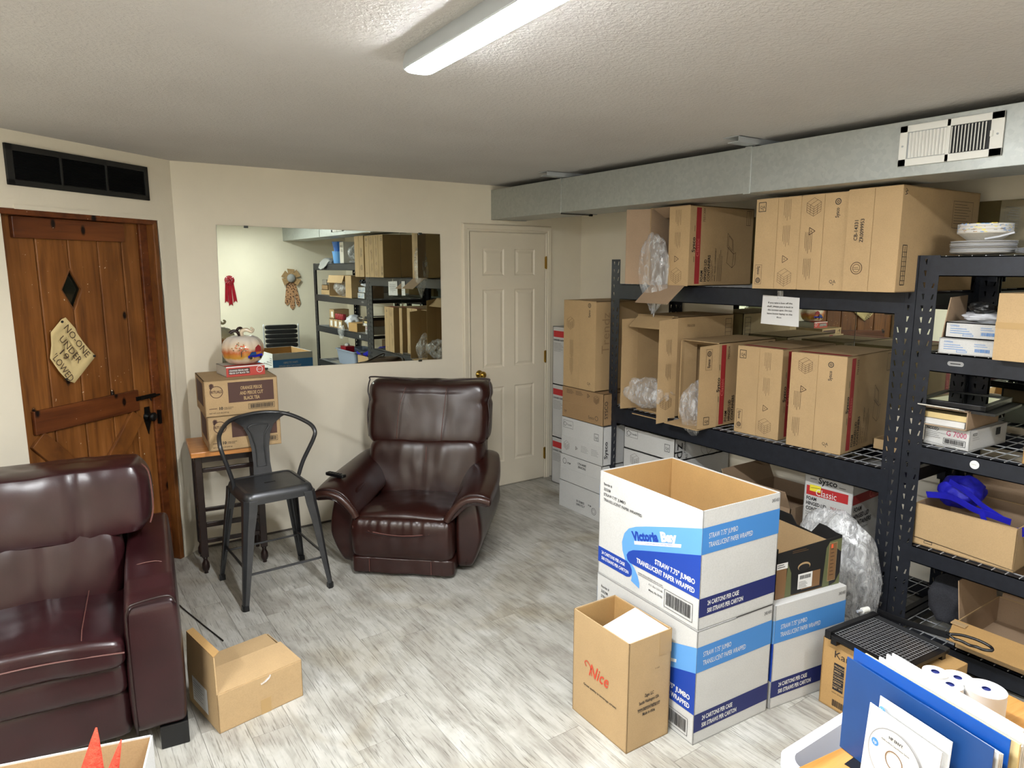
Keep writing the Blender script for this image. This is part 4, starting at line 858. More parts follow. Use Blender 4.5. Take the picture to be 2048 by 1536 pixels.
# --- straw cartons on the floor
def vb(full=True):
    def f(p, sx, sy, h):
        W, H = sy, h; P = lambda pts: [(a * W, b_ * H) for a, b_ in pts]
        p.poly(P([(1, .86), (.75, .765), (.5, .665), (.40, .62), (.33, .575), (.285, .51), (.262, .42), (.27, .34), (.30, .27), (.34, .225), (.365, .19), (.375, .14), (.368, .10), (.455, .07), (.455, .12), (.435, .18), (.40, .235), (.365, .265), (.34, .32), (.345, .355), (.40, .40), (1, .63)]), 'ink_lblue', 0)
        p.poly(P([(1, .64), (.5, .445), (.38, .395), (.335, .36), (.315, .32), (.325, .28), (.35, .262), (.40, .262), (1, .27)]), 'ink_dblue', 1)
        p.poly(P([(0, .115), (.32, .115), (.355, .13), (.375, .165), (.375, .205), (.355, .245), (.32, .265), (0, .265)]), 'ink_dblue', 1)
        sl_ = math.degrees(math.atan2(.182 * H, .45 * W)); p.text('Victoria', .375 * W, .485 * H, .036, 'ink_dblue', sl_, .265 * W, bold=.05); p.text('Bay', .655 * W, .600 * H, .036, 'ink_white', sl_, .15 * W, bold=.05); p.poly(P([(.395, .455), (.83, .625), (.832, .655), (.39, .485)]), 'ink_white', 3); p.text('Quality Products for Everyday Needs', .50 * W, .505 * H, .006, 'ink_dblue', sl_, .27 * W, l=5)
        p.text('24 CARTONS PER CASE', .04 * W, .205 * H, .014, 'ink_white', 0, .26 * W, bold=.02, l=3); p.text('500 STRAWS PER CARTON', .04 * W, .15 * H, .014, 'ink_white', 0, .30 * W, bold=.02, l=3)
        p.text('STRAW 7.75" JUMBO', .60 * W, .375 * H, .020, 'ink_white', 0, .36 * W, bold=.025, l=3); p.text('TRANSLUCENT PAPER WRAPPED', .42 * W, .30 * H, .020, 'ink_white', 0, .54 * W, bold=.025, l=3)
        for s, v, w in (('Reorder #', .88, .09), ('325208', .83, .075), ('STRAW 7.75" JUMBO', .78, .24), ('TRANSLUCENT PAPER WRAPPED', .73, .41)): p.text(s, .05 * W, v * H, .012, IB, 0, w * W, bold=.01)
        p.text('www.victoriabayproducts.com', .44 * W, .21 * H, .008, IB, 0, .24 * W); p.stroke(P([(.44, .2), (.69, .2)]), .0015, IB); p.text('P.O. Box 523148', .55 * W, .155 * H, .008, IB, 0, .13 * W); p.text('Miami, Fla 33152', .55 * W, .105 * H, .008, IB, 0, .13 * W, bold=.02)
        p.barcode(.70 * W, .045 * H, .25 * W, .155 * H)
        p.face('-y'); W = sx; p.rect(0, .64 * H, W, .86 * H, 'ink_sky'); p.rect(0, .11 * H, W, .27 * H, 'ink_navy'); p.text('STRAW 7.75" JUMBO', .08 * W, .765 * H, .020, 'ink_white', 0, .36 * W, l=3); p.text('TRANSLUCENT PAPER WRAPPED', .08 * W, .69 * H, .020, 'ink_white', 0, .56 * W, l=3)
        p.text('24 CARTONS PER CASE', .10 * W, .20 * H, .018, 'ink_white', 0, .40 * W, bold=.02, l=3); p.text('500 STRAWS PER CARTON', .10 * W, .135 * H, .018, 'ink_white', 0, .46 * W, bold=.02, l=3); p.text('2451450', .88 * W, .93 * H, .014, IB, 0, .1 * W)
        p.face('+y'); p.rect(0, .64 * H, W, .86 * H, 'ink_sky'); p.rect(0, .11 * H, W, .27 * H, 'ink_navy'); p.text('STRAW 7.75" JUMBO', .38 * W, .765 * H, .020, 'ink_white', 0, .36 * W, l=3); p.text('TRANSLUCENT PAPER WRAPPED', .30 * W, .69 * H, .020, 'ink_white', 0, .56 * W, l=3)
    return f
GV = 'white and blue straw cartons'; tp = lambda sx, h: [((sx * .42, -.0012, h - .07), (sx * .52, -.0009, h)), ((sx * .42, -.0012, 0), (sx * .52, -.0009, .06))]
carton('closed straw carton on floor under the open straw carton, behind the Nice carton', (1.870, 1.546, 0), (.404, .585, .454), -3.5, m='white_board', seam=('+zx',), pf=vb(), group=GV)
carton('open empty straw carton stacked on top, Victoria Bay logo facing left', (1.872, 1.548, .4555), (.408, .582, .452), -3.5, m='white_board', mi='kraft_gold', open_=('+z',), pf=vb(), group=GV)
carton('closed straw carton on the floor at right under the black fruit tray', (2.290, 1.518, 0), (.404, .40, .443), -8, m='white_board', seam=('+z',), pf=vb(), group=GV)
# fruit tray
ft = empty('fruit_tray', (2.325, 1.55, .4455), R(-9), 'black and camouflage produce tray on top of the right straw carton', 'tray'); sx, sy, h = .36, .38, .212
mb = MB(); T = .004
mb.box((0, 0, 0), (sx, sy, T), 'kraft_dark')
mb.prism([(0, 0, 0), (sx, 0, 0), (sx, 0, h), (sx - .07, 0, h - .005), (0, 0, h - .02)], (0, T, 0), 'black_matte')
mb.prism([(0, sy, 0), (sx, sy, 0), (sx, sy, h), (0, sy, h)], (0, -T, 0), 'black_matte')
for x, k in ((0, 1), (sx, -1)): mb.prism([(x, 0, 0), (x, sy, 0), (x, sy, h), (x, sy * .8, h), (x, sy * .7, h + .0), (x, sy * .62, h - .035), (x, sy * .4, h - .04), (x, sy * .3, h + .012), (x, .08, h + .012), (x, .03, h), (x, 0, h)], (k * T, 0, 0), 'black_matte')
mb.build('body', ft)
mb = MB().box((T, T, T), (T + .001, sy - T, h - .045), 'kraft').box((sx - T - .001, T, T), (sx - T, sy - T, h - .045), 'kraft').box((T, sy - T - .001, T), (sx - T, sy - T, h - .05), 'kraft').box((T, T, T), (sx - T, T + .001, h - .03), 'kraft'); mb.build('lining', ft)
pr = Print(sx, sy, h); pr.face('-y')
pr.poly([(.015, .0), (.055, 0), (.055, .15), (.0, .15), (0, 0)], 'ink_tan'); pr.poly([(.05, .0), (.085, .0), (.08, .10), (.06, .14)], 'ink_camo', 1)
pr.poly([(.26, 0), (.36, 0), (.36, .20), (.29, .195), (.272, .17)], 'ink_camo'); pr.poly([(.30, .0), (.335, .01), (.36, .05), (.36, .14), (.33, .16), (.30, .08)], 'ink_black', 1); pr.rect(.29, .025, .33, .185, 'ink_tan', 2); pr.lines(.298, .16, 8, .022, IB, 0, .002, .016)
for k in pr.frame_rect(.287, .022, .333, .188, 'kraft', .002, 3).v[:0]: pass
pr.poly([(.15 + .035 * math.cos(a) * (1.0), .115 + .018 * math.sin(a) + .02 * 0) for a in [2 * math.pi * k / 20 for k in range(20)]], 'kraft', 1); pr.poly([(.15 + .031 * math.cos(a), .111 + .014 * math.sin(a)) for a in [2 * math.pi * k / 20 for k in range(20)]], 'ink_black', 2)
pr.rect(.14, .015, .245, .085, 'ink_tan'); pr.rect(.12, .02, .20, .085, 'ink_white', 2); pr.barcode(.125, .058, .07, .022, frame=False); pr.lines(.125, .05, 5, .05, IB, 0, .0015, .006)
pr.rect(.0, .125, .058, .15, 'ink_white', 3); pr.lines(.004, .143, 2, .045, IB, 0, .003, .009); pr.text('orange', .0, .0, .0001, 'ink_orange'); pr.rect(.298, .165, .309, .182, 'ink_orange', 4); pr.lines(.08, .19, 2, .10, 'ink_tan', 0, .0015, .007)
pr.done(ft)
# kraft carton printed Nice
def nice(p, sx, sy, h):
    p.text('Nice', .10, h * .47, .052, 'ink_nice', 0, .115, bold=.012, shear=.35); p.stroke(smooth_path([(.085, h * .53, 0), (.075, h * .56, 0), (.085, h * .575, 0), (.105, h * .55, 0), (.118, h * .50, 0), (.13, h * .62, 0)], 4) and [(a.x, a.y) for a in smooth_path([(.085, h * .53, 0), (.075, h * .56, 0), (.088, h * .585, 0), (.11, h * .55, 0), (.118, h * .475, 0)], 5)], .0045, 'ink_nice')
    p.text('Great quality in beverage straws', .07, h * .34, .009, IB, 0, .19, bold=.02)
    p.face('-y')
    for i, (s, w) in enumerate((('Zagen, LLC', .045), ('Seattle Washington USA', .10), ('www.zagenpackaging.com', .112), ('Made in china', .062))): p.text(s, .105 - w / 2, h * .46 - i * .024, .013, IB, 0, w, bold=.02)
    p.stroke([(.05, h * .46 - .0515), (.16, h * .46 - .0515)], .0015, IB); p.text('F-1007', .13, h * .68, .006, 'ink_brown')
c = carton('kraft carton printed Nice in red, open top with white sheet inside', (1.634, 1.651, 0), (.211, .318, .432), -1.5, m='kraft', mi='kraft_gold', open_=('+z',), pf=nice)
mb = MB().prism([(.01, .006, .405), (.203, .004, .425), (.203, .19, .432), (.012, .19, .395)], (0, 0, .002), 'paper'); mb.build('paper_sheet', c)
mb = MB().box((.012, .006, .004), (.2, .19, .39), 'white_board'); mb.build('contents', c)
MB().box((.15, -.0012, .34), (.2112, -.0005, .432), 'clear_tape').box((.2112, 0, .36), (.2118, .05, .432), 'clear_tape').build('tape', c)
# loose kraft carton by the sofa
lc = empty('shipping_carton', (.438, 2.604, 0), R(10.3), 'low kraft shipping carton with raised flap on floor beside sofa', 'box'); sx, sy, h = .345, .30, .158
mb = MB()
for a, b_ in (((0, 0, 0), (sx, .004, h)), ((0, sy - .004, 0), (sx, sy, h)), ((0, 0, 0), (.004, sy, h)), ((sx - .004, 0, 0), (sx, sy, h)), ((0, 0, 0), (sx, sy, .004))): mb.box(a, b_, 'kraft')
mb.build('body', lc, bevel=.001)
MB().prism([(.004, .002, h), (sx, .002, h), (sx - .012, .155, h + .022), (.03, .155, h + .022)], (0, 0, .004), 'kraft').build('flap', lc)
MB().prism([(.02, sy, h), (sx - .01, sy, h), (sx - .02, .13, h + .008), (.03, .13, h + .008)], (0, 0, .004), 'kraft').build('flap', lc)
MB().prism([(.0, .004, h), (.0, sy, h), (.004, sy - .01, h + .145), (.004, .02, h + .145)], (.004, 0, 0), 'kraft').build('flap', lc)
MB().prism([(.004, .02, h + .145), (.004, sy - .01, h + .145), (.028, sy - .02, h + .155), (.03, .03, h + .155)], (0, 0, .004), 'kraft_gold').build('flap_lip', lc)
MB().box((sx * .48, -.001, 0), (sx * .60, -.0003, .062), 'clear_tape').build('tape', lc)
pr = Print(sx, sy, h); pr.face('-x'); pr.rect(.05, .03, .20, .135, 'ink_white'); pr.lines(.065, .12, 7, .10, IB, 0, .0016, .011); pr.done(lc, 'shipping_label')
mb = MB().tube([(.17, -.001, .13), (.19, -.004, .138), (.205, -.003, .146), (.21, -.001, .155)], .004, 'plastic_film', 5); mb.build('torn_tape', lc)
# tea cartons, red tea box and pumpkin on the stool
def tea(p, sx, sy, h):
    p.face('-y'); p.rect(.12 * 1.02, h * .35, .365, h * .92, 'ink_rituals')
    for i, s in enumerate(('ORANGE PEKOE', 'AND PEKOE CUT', 'BLACK TEA')): p.text(s, .245 - (.115, .125, .085)[i] / 2, h * (.70 - .145 * i), .019, 'kraft', 0, (.115, .125, .085)[i], bold=.03, l=3)
    p.circle(.062, h * .68, .032, 'ink_rituals', .0035, 28); p.text('RITUALS', .034, h * .65, .015, 'ink_rituals', 0, .056, bold=.02); p.circle(.038, h * .86, .007, 'ink_rituals', .012, 10); p.circle(.034, h * .8, .004, 'ink_rituals', .006, 8)
    p.text('10', .072, h * .18, .016, IB, bold=.03); p.text('ONE OUNCE', .096, h * .215, .006, IB); p.text('CARTONS', .096, h * .175, .006, IB); p.stroke([(.02, h * .22), (.06, h * .22)], .003, 'ink_rituals'); p.text('NET WT. 6.25 LB (2.83 kg)', .02, h * .08, .007, IB, 0, .10)
    p.barcode(.225, h * .13, .14, h * .15); p.face('-x'); p.rect(.06, h * .25, sy - .06, h * .9, 'ink_rituals'); p.lines(.07, h * .12, 2, .1, IB)
carton('lower of two brown tea cartons stacked on the wooden stool', (.735, 4.03, .7435), (.385, .38, .193), -5, m='kraft', pf=tea, group='tea cartons', name='tea_carton')
carton('upper tea carton with readable black tea panel, under the red box', (.728, 4.025, .9385), (.387, .38, .20), -4, m='kraft', pf=tea, group='tea cartons', name='tea_carton')
def redb(p, sx, sy, h):
    p.face('-y'); p.rect(.0, 0, sx, h, 'ink_redbox'); p.rect(.012, .012, .13, .045, 'ink_rituals', 1); p.text('ORANGE PEKOE AND', .016, .030, .009, 'ink_white', 0, .105, bold=.03, l=3); p.text('PEKOE CUT BLACK TEA', .016, .016, .009, 'ink_white', 0, .11, bold=.03, l=3); p.circle(sx - .03, .032, .017, 'ink_white', .003); p.text('RITUALS', sx - .044, .029, .006, 'ink_white')
    p.rect(.0, .052, sx, .058, 'ink_white', 1); p.face('+z'); p.rect(0, 0, sx, sy * .3, 'ink_redbox')
carton('small flat red tea box under the ceramic pumpkin', (.865, 4.10, 1.1395), (.215, .20, .058), 3, m='pale_board', pf=redb, name='tea_box')
pk = empty('ceramic_pumpkin', (.985, 4.20, 1.1995), R(10), 'glazed ceramic pumpkin painted with autumn farm scene on red tea box', 'ornament')
L_ = []; n = 60
for zt, rr_ in ((0, .05), (.003, .075), (.02, .098), (.045, .112), (.075, .118), (.105, .116), (.13, .105), (.15, .085), (.16, .06), (.162, .03), (.156, .008)):
    L_.append([((rr_ * (1 - .055 * abs(math.cos(4.5 * 2 * math.pi * k / n)) ** 6)) * math.cos(2 * math.pi * k / n), (rr_ * .95 * (1 - .055 * abs(math.cos(4.5 * 2 * math.pi * k / n)) ** 6)) * math.sin(2 * math.pi * k / n), zt) for k in range(n)])
MB().loft(L_, 'pumpkin_glaze').build('body', pk, smooth=True)
mb = MB(); mb.tube(smooth_path([(0, 0, .15), (-.005, -.01, .185), (.02, -.02, .195), (.045, -.03, .182), (.06, -.02, .195), (.05, -.01, .205)], 4), [.014 * (1 - .6 * i / 20) for i in range(21)], 'ceramic_fall', 8); mb.tube(smooth_path([(-.01, 0, .15), (-.03, -.01, .185), (-.055, -.005, .19), (-.07, .0, .178)], 4), .009, 'dark_wood', 8); mb.tube(smooth_path([(0, .01, .155), (.0, .0, .20), (-.02, -.01, .205), (-.03, -.01, .195)], 4), .008, 'dark_wood', 8)
mb.build('stem', pk, smooth=True)
def curved(u, z): a = -math.pi / 2 + u / .118; r = .1195 - .35 * max(0, abs(z - .08) - .015) ** 1.6; return (r * math.cos(a), r * .965 * math.sin(a), z)
mb = MB()
def cpoly(pts, m, lift=.002):
    o_ = []
    for u, z in pts: x, y, zz = curved(u, z); k = 1 + lift / .118; o_.append((x * k, y * k, zz))
    mb.add(o_, [tuple(range(len(o_)))], m)
cpoly([(-.02, .055), (.075, .06), (.08, .045), (-.02, .04)], 'blue_fabric'); cpoly([(-.015, .055), (.0, .075), (.025, .075), (.03, .055)], 'folder_blue'); cpoly([(.02, .075), (.025, .10), (.045, .115), (.065, .10), (.068, .075)], 'ink_red2')
for u in (-.005, .06): cpoly([(u + .009 * math.cos(a), .042 + .009 * math.sin(a)) for a in [2 * math.pi * k / 10 for k in range(10)]], 'black_matte', .003)
rnd = random.Random(2)
for i in range(34): u, z = -.055 + rnd.gauss(0, .014), .098 + rnd.gauss(0, .012); cpoly([(u, z), (u + .006, z + .002), (u + .004, z + .008), (u - .003, z + .006)], rnd.choice(('ink_orange', 'ink_tan', 'kraft_gold')), .002)
cpoly([(-.057, .05), (-.053, .05), (-.052, .095), (-.056, .095)], 'dark_wood'); cpoly([(-.012, .03), (.01, .03), (.012, .045), (-.008, .048)], 'kraft_gold', .003)
mb.raw = True; mb.build('painting', pk)

# ================================================================ PLASTIC, RACK CONTENTS
def blob(parent, name, c, s, m, seed=0, sub=4, rough=.35, fr=5, squash=None, sheet=False):
    bm = bmesh.new(); bmesh.ops.create_icosphere(bm, subdivisions=sub, radius=1); rnd = Vector((seed * 3.1, seed * 1.7, seed))
    for v_ in bm.verts:
        p = v_.co.copy(); q_ = Vector((p.x, p.y, p.z * .45)) if m in ('plastic_film', 'milky_film') else p; d = noise.ridged_multi_fractal(q_ * fr * .20 + rnd, 1.0, 2.0, 3, 1, 2) * .32 + noise.noise(q_ * fr * .5 + rnd) * .5
        v_.co = p * (1 + rough * (d - .35))
        if squash: v_.co = Vector(squash(v_.co))
        v_.co = Vector((c[0] + v_.co.x * s[0], c[1] + v_.co.y * s[1], c[2] + v_.co.z * s[2]))
    me = bpy.data.meshes.new(name); bm.to_mesh(me); bm.free(); me.materials.append(MATS[m]); me.shade_smooth()
    o = bpy.data.objects.new(name, me); COL.objects.link(o)
    if parent: o.parent = parent
    return o
def bag(loc, s, label, m='plastic_film', seed=0, name='plastic_liner', cat='bag', rough=.5, squash=None, group=None, fr=5):
    o = blob(None, name, (0, 0, 0), s, m, seed, rough=rough, squash=squash, fr=fr); o.location = loc; return tag(o, label, cat, group)
drip = lambda p: (p.x * (1 if p.z > -.4 else max(.15, 1 + (p.z + .4) * 1.1)), p.y * (1 if p.z > -.4 else max(.12, 1 + (p.z + .4) * 1.3)), p.z * (1 if p.z > -.5 else 1.15))
bag((3.055, 2.975, 1.72), (.05, .115, .225), 'clear plastic liner spilling from opened top shelf carton down over beam', seed=1, squash=drip, rough=.45)
bag((3.165, 3.10, .965), (.09, .16, .085), 'torn clear plastic liner hanging from tallest middle shelf carton', seed=4, rough=.8)
bag((3.20, 2.74, .925), (.085, .095, .135), 'clear plastic bag slumped in second middle shelf carton', seed=7, rough=.5, squash=lambda p: (p.x, p.y * (1 - .35 * max(0, p.z)), p.z * 1.1))
bag((3.06, 1.735, .31), (.105, .235, .30), 'large clear plastic sheet crumpled between upright and fruit tray', 'milky_film', 11, 'plastic_sheet', 'sheet', .35, lambda p: (max(-.8, min(.8, p.x)), max(-.85, min(.85, p.y * 1.15)) * (1 - .25 * max(0, p.z)), max(p.z, -.7)), fr=4)
# plates on the top of the second unit
Z2 = 1.7985
def stack(loc, r, n, label, th=.0028, name='paper_plates', m='paper', grp=None, inv=False):
    t = empty(name, loc, 0, label, 'plates', grp); rnd = random.Random(n); z = 0
    for i in range(n):
        mb = MB(); dx, dy = rnd.uniform(-.002, .002), rnd.uniform(-.002, .002); rj = r * rnd.uniform(.985, 1.01)
        pf_ = [(rj * .55, 0), (rj * .62, .002), (rj * .96, .008), (rj, .009), (rj, .010), (rj * .6, .004), (.001, .003)] if not inv else [(rj, 0), (rj, .003), (rj * .97, .004), (rj * .93, .006), (rj * .70, .035), (.001, .036)]
        mb.lathe(pf_, rnd.choice((m, m, 'white_plastic', 'grey_board' if rnd.random() < .2 else m)), 28, (dx, dy, 0)); mb.build('plate', t, smooth='auto', loc=(0, 0, z)); z += th
    return t, z
pt, hz = stack((3.275, 1.328, Z2), .118, 18, 'tall stack of patterned paper plates topped by bowls on top of right shelving unit')
bt = empty('paper_bowls', (3.27, 1.325, Z2 + 18 * .0028 + .008), 0, 'stack of patterned paper bowls with white fork on the paper plates', 'bowls')
for i in range(9): MB().lathe([(.055, 0), (.062, .004), (.092, .028), (.098, .030), (.098, .034), (.09, .031), (.05, .006)], 'paper' if i % 3 else 'pale_board', 30).build('bowl', bt, smooth='auto', loc=(0, 0, i * .0042))
pr = MB(); rnd = random.Random(9)
for i in range(150):
    a = rnd.uniform(0, 6.28); z = .032 + rnd.uniform(0, .036); w = rnd.uniform(.04, .16); r_ = .0992; pr.add([(r_ * math.cos(a), r_ * math.sin(a), z), (r_ * math.cos(a + w), r_ * math.sin(a + w), z), (r_ * math.cos(a + w), r_ * math.sin(a + w), z + .0022), (r_ * math.cos(a), r_ * math.sin(a), z + .0022)], [(0, 1, 2, 3)], rnd.choice(('ink_lblue', 'ink_yellow', 'ink_sky', 'kraft_gold', 'ink_grey')))
o = pr.build('rim_pattern', bt); o['kind'] = 'stuff'
tag(MB().tube([(3.19, 1.29, Z2 + .064), (3.19, 1.24, Z2 + .072), (3.195, 1.19, Z2 + .086)], .004, 'white_plastic', 6).build('plastic_fork'), 'white plastic fork handle sticking out between bowls and plates', 'fork')
stack((3.27, 1.085, Z2), .118, 4, 'low stack of white foam plates at right edge of top shelf', m='white_plastic', name='foam_plates', th=.005)
# items only the mirror shows, on top of the second unit
carton('pale carton with handwriting on top shelf, seen in mirror', (3.24, .54, Z2), (.25, .16, .26), 4, m='pale_board', pf=lambda p, sx, sy, h: (p.text('CUPS', .03, .19, .03, IB, 0), p.text('LIDS', .03, .14, .03, IB, 0)), name='carton')
t = empty('blue_container', (3.30, .36, Z2), 0, 'blue plastic tub stack on top shelf, seen in mirror', 'tub')
MB().lathe([(.07, 0), (.085, .14), (.09, .14), (.088, .15), (.075, .15)], 'ink_lblue', 20).build('tub', t); MB().lathe([(.06, .15), (.085, .27), (.09, .27), (.001, .275)], 'blue_plastic', 20).build('upper_tub', t)
bag((3.36, .855, Z2 + .125), (.13, .11, .11), 'clear bag of foam cups on top shelf, seen in mirror', 'milky_film', 21, 'bag_of_cups')
t = empty('napkin_packs', (3.24, .975, Z2), 0, 'blue and white striped packs in plastic on top shelf behind foam plates', 'pack')
for i in range(5): MB().box((.20, i * .03, 0), (.34, i * .03 + .026, .15), 'blue_plastic' if i % 2 else 'white_plastic').build('pack', t, bevel=.004)
bag((3.24, .08, Z2 + .02), (.10, .16, .05), 'grey cloth draped over left end of top shelf, seen in mirror', 'cloth_grey', 5, 'cloth', 'cloth', .3, lambda p: (p.x, p.y, p.z if p.x > -.3 else p.z - .8 * (-.3 - p.x) * 3))
# shelf 1.385
Z3 = 1.3885
def glv(i):
    def f(p, sx, sy, h):
        p.text('CIMPRESS'[:1] + 'OMPRESS', .02, h * .72, .008, 'ink_sky', 0, .035); p.lines(.02, h * .60, 3, .085, 'ink_sky', 0, .002, .009); p.lines(.135, h * .72, 2, .055, 'ink_sky', 0, .0018, .008); p.barcode(.135, h * .2, .06, h * .28, 'ink_sky', False); p.frame_rect(.07, h * .14, .11, h * .26, 'ink_sky', .0015)
    return f
carton('lower of two flat white boxes with blue print on the right unit', (3.19, 1.198, Z3), (.30, .222, .066), 2, m='white_board', pf=glv(0), name='glove_box', group='flat white glove boxes')
carton('upper of two flat white boxes with blue print, plastic and black pouch on it', (3.20, 1.196, Z3 + .0675), (.30, .212, .066), 0, m='white_board', pf=glv(1), name='glove_box', group='flat white glove boxes')
bag((3.28, 1.285, Z3 + .158), (.075, .085, .024), 'white plastic bag lying on upper glove box', 'white_plastic', 31, 'plastic_bag')
bag((3.225, 1.285, Z3 + .196), (.04, .05, .024), 'shiny black pouch lying on white plastic bag', 'black_bag', 32, 'black_pouch', 'pouch')
tag(MB().prism([(3.20, 1.425, Z3), (3.42, 1.425, Z3), (3.42, 1.425, Z3 + .24), (3.22, 1.405, Z3 + .235)], (0, .004, 0), 'kraft_dull').build('cardboard_flap'), 'loose dark kraft sheet leaning beside the glove boxes', 'cardboard')
c = carton('kraft carton with tape band beside the glove boxes at the picture edge', (3.12, .44, Z3), (.42, .75, .262), 0, open_=('-x',), mi='kraft', tape=[((-.0022, .58, .125), (-.0012, .7505, .15))], flaps=[((0, .02, .262), (0, .54, .262), (-.03, 0, -.09))])
MB().box((-.001, .56, .001), (.003, .749, .261), 'kraft').build('flap', c)
bag((3.19, .76, Z3 + .10), (.10, .20, .085), 'clear plastic liner bulging out of carton, seen in mirror', 'plastic_film', 41, 'plastic_liner')
G7 = 'small items stacked at left end of second unit, seen in mirror'
for i in range(3): carton(('bottom', 'middle', 'top')[i] + ' flat brown carton at far end of second shelf, seen in mirror', (3.24 + .01 * i, -.20, Z3 + i * .066), (.22, .26 - .03 * i, .064), i * 4 - 4, m=('kraft', 'kraft_dark', 'grey_board')[i], name='carton', group=G7)
# shelf .97
Z4 = .9735
def g7(p, sx, sy, h):
    p.text('NCCO', .012, h * .74, .012, IB, 0, .04, bold=.03); p.stroke([(.052, h * .70), (.062, h * .79), (.052, h * .88)], .002, IB); p.text('G 7000', .095, h * .56, .024, 'ink_magenta', 0, .082); p.stroke([(.012, h * .66), (.112, h * .60)], .001, IB); p.lines(.012, h * .56, 3, .06, IB, 0, .0012, .008); p.stroke([(.012, h * .12), (.14, h * .06)], .001, IB); p.barcode(.085, h * .15, .09, h * .28)
    p.face('-y'); p.text('NCCO', .02, h * .7, .012, IB, 0, .035, bold=.02); p.lines(.02, h * .6, 2, .07, 'ink_grey', 0, .0015, .009); p.rect(.22, h * .5, .26, h * .85, 'ink_black')
c = carton('white G7000 guest check box at the left of the third shelf', (3.237, 1.283, Z4), (.32, .19, .093), -3, m='white_board', pf=g7, name='guest_check_box')
c = carton('opened kraft box with cream pads on top of the G7000 box', (3.20, 1.285, Z4 + .0945), (.32, .20, .082), 1, m='kraft_dull', mi='pale_board', open_=('-x',), name='pad_box', flaps=[((0, .01, .082), (0, .19, .082), (-.05, 0, .012))])
MB().box((.01, .012, .006), (.25, .185, .03), 'paper').box((.02, .012, .032), (.26, .185, .056), 'tan_paper').build('note_pads', c)
fr_ = empty('glass_frame', (3.25, 1.24, Z4 + .179), R(5), 'black framed glass panel lying flat on opened kraft box', 'frame')
mb = MB()
for a, b_ in (((0, 0), (.34, .022)), ((0, .25), (.34, .272)), ((0, 0), (.022, .272)), ((.318, 0), (.34, .272))): mb.box((a[0], a[1], 0), (b_[0], b_[1], .022), 'black_plastic')
mb.build('frame', fr_, bevel=.002); MB().box((.02, .02, .012), (.32, .252, .017), 'mirror_silver').build('glass', fr_)
MB().box((-.02, -.04, -.012), (.33, .27, -.001), 'black_plastic').build('base', fr_)
carton('small kraft carton at the right edge of the third shelf', (3.20, .845, Z4), (.30, .235, .105), -4, m='kraft_gold', seam=('+z',))
for i in range(3): carton(('left', 'middle', 'right')[i] + ' of three small kraft cartons in lower row, seen in mirror', (3.22, .12 + .155 * i, Z4), (.2, .15, .115), 0, m='kraft', pf=lambda p, sx, sy, h: p.rect(.04, .02, .11, .09, 'ink_white'), name='carton', group='small kraft cartons on the third shelf')
carton('small kraft carton on top of the left lower carton, seen in mirror', (3.22, .14, Z4 + .1165), (.2, .17, .12), 0, m='kraft', pf=lambda p, sx, sy, h: p.rect(.04, .02, .11, .09, 'ink_white'), name='carton')
for i in range(4):
    tag(MB().lathe([(.03, 0), (.032, .004), (.032, .065), (.03, .07), (.001, .071)], 'red_ribbon', 16).build('red_can', smooth='auto', loc=(3.25, .35 + .068 * i, Z4 + .1165)), 'red can in row on small cartons, seen in mirror', 'can', 'red cans on the third shelf')
bag((3.33, .71, Z4 + .095), (.11, .10, .085), 'white plastic bag on third shelf, seen in mirror', 'white_plastic', 51, 'plastic_bag')
bag((3.17, .67, Z4 - .02), (.03, .09, .09), 'clear plastic hanging over third shelf beam, seen in mirror', 'plastic_film', 52, 'plastic_sheet', 'sheet')
# shelf .507
Z5 = .5105
c = carton('low open kraft tray holding blue straps at the left of fourth shelf', (3.225, 1.065, Z5), (.36, .40, .19), 1, m='kraft', mi='kraft_dull', open_=('+z',), pf=lambda p, sx, sy, h: (p.stroke([(.0, .032), (sy, .010)], .002, IB), p.frame_rect(.05, .014, .085, .026, IB, .002)), tape=None)
MB().prism([(-.004, .39, .035), (-.004, .005, .012), (-.010, .002, .188), (-.006, .395, .19)], (.003, 0, 0), 'kraft').build('flap', c)
bf = empty('blue_apron', (3.30, 1.25, Z5 + .16), 0, 'bright blue fabric straps draped over kraft tray on fourth shelf', 'fabric')
blob(bf, 'cloth', (.13, .12, .07), (.10, .09, .075), 'blue_fabric', 61, rough=.45, fr=4)
def ribbon(pts, w, m, parent, name='strap'):
    P = smooth_path(pts, 6); l = []
    for i, p in enumerate(P):
        t = (P[min(i + 1, len(P) - 1)] - P[max(i - 1, 0)]).normalized(); n = t.cross(Vector((1, 0, .3))).normalized() * w / 2; k = t.cross(n).normalized() * .0015
        l.append([p - n + k, p + n + k, p + n - k, p - n - k])
    return MB().loft(l, m).build(name, parent, smooth='auto')
ribbon([(-.02, .20, .06), (-.02, .10, .075), (-.03, .0, .05), (-.035, -.07, .045), (-.03, -.14, .035)], .03, 'blue_fabric', bf); ribbon([(.0, .12, .14), (-.01, .04, .11), (-.02, -.03, .07), (-.03, -.11, .04)], .026, 'blue_fabric', bf); ribbon([(-.035, -.03, .05), (-.03, -.04, .02), (-.02, -.05, -.02), (-.015, -.045, -.04)], .022, 'blue_fabric', bf)
ribbon([(-.03, -.17, .0), (-.04, -.24, .03), (-.05, -.3, .05)], .04, 'blue_fabric', bf)
carton('tilted dark kraft carton behind the blue straps on fourth shelf', (3.655, .80, Z5), (.13, .62, .33), 0, m='kraft_dull', open_=('+z',))
gb = empty('grey_bin', (3.24, .22, Z5), 0, 'grey plastic storage bin on fourth shelf, seen in mirror', 'bin')
l = lambda w, d, z, r=.03: [(w / 2 + .15 * 0 + x + .0, y + d, z) for x, y in []]
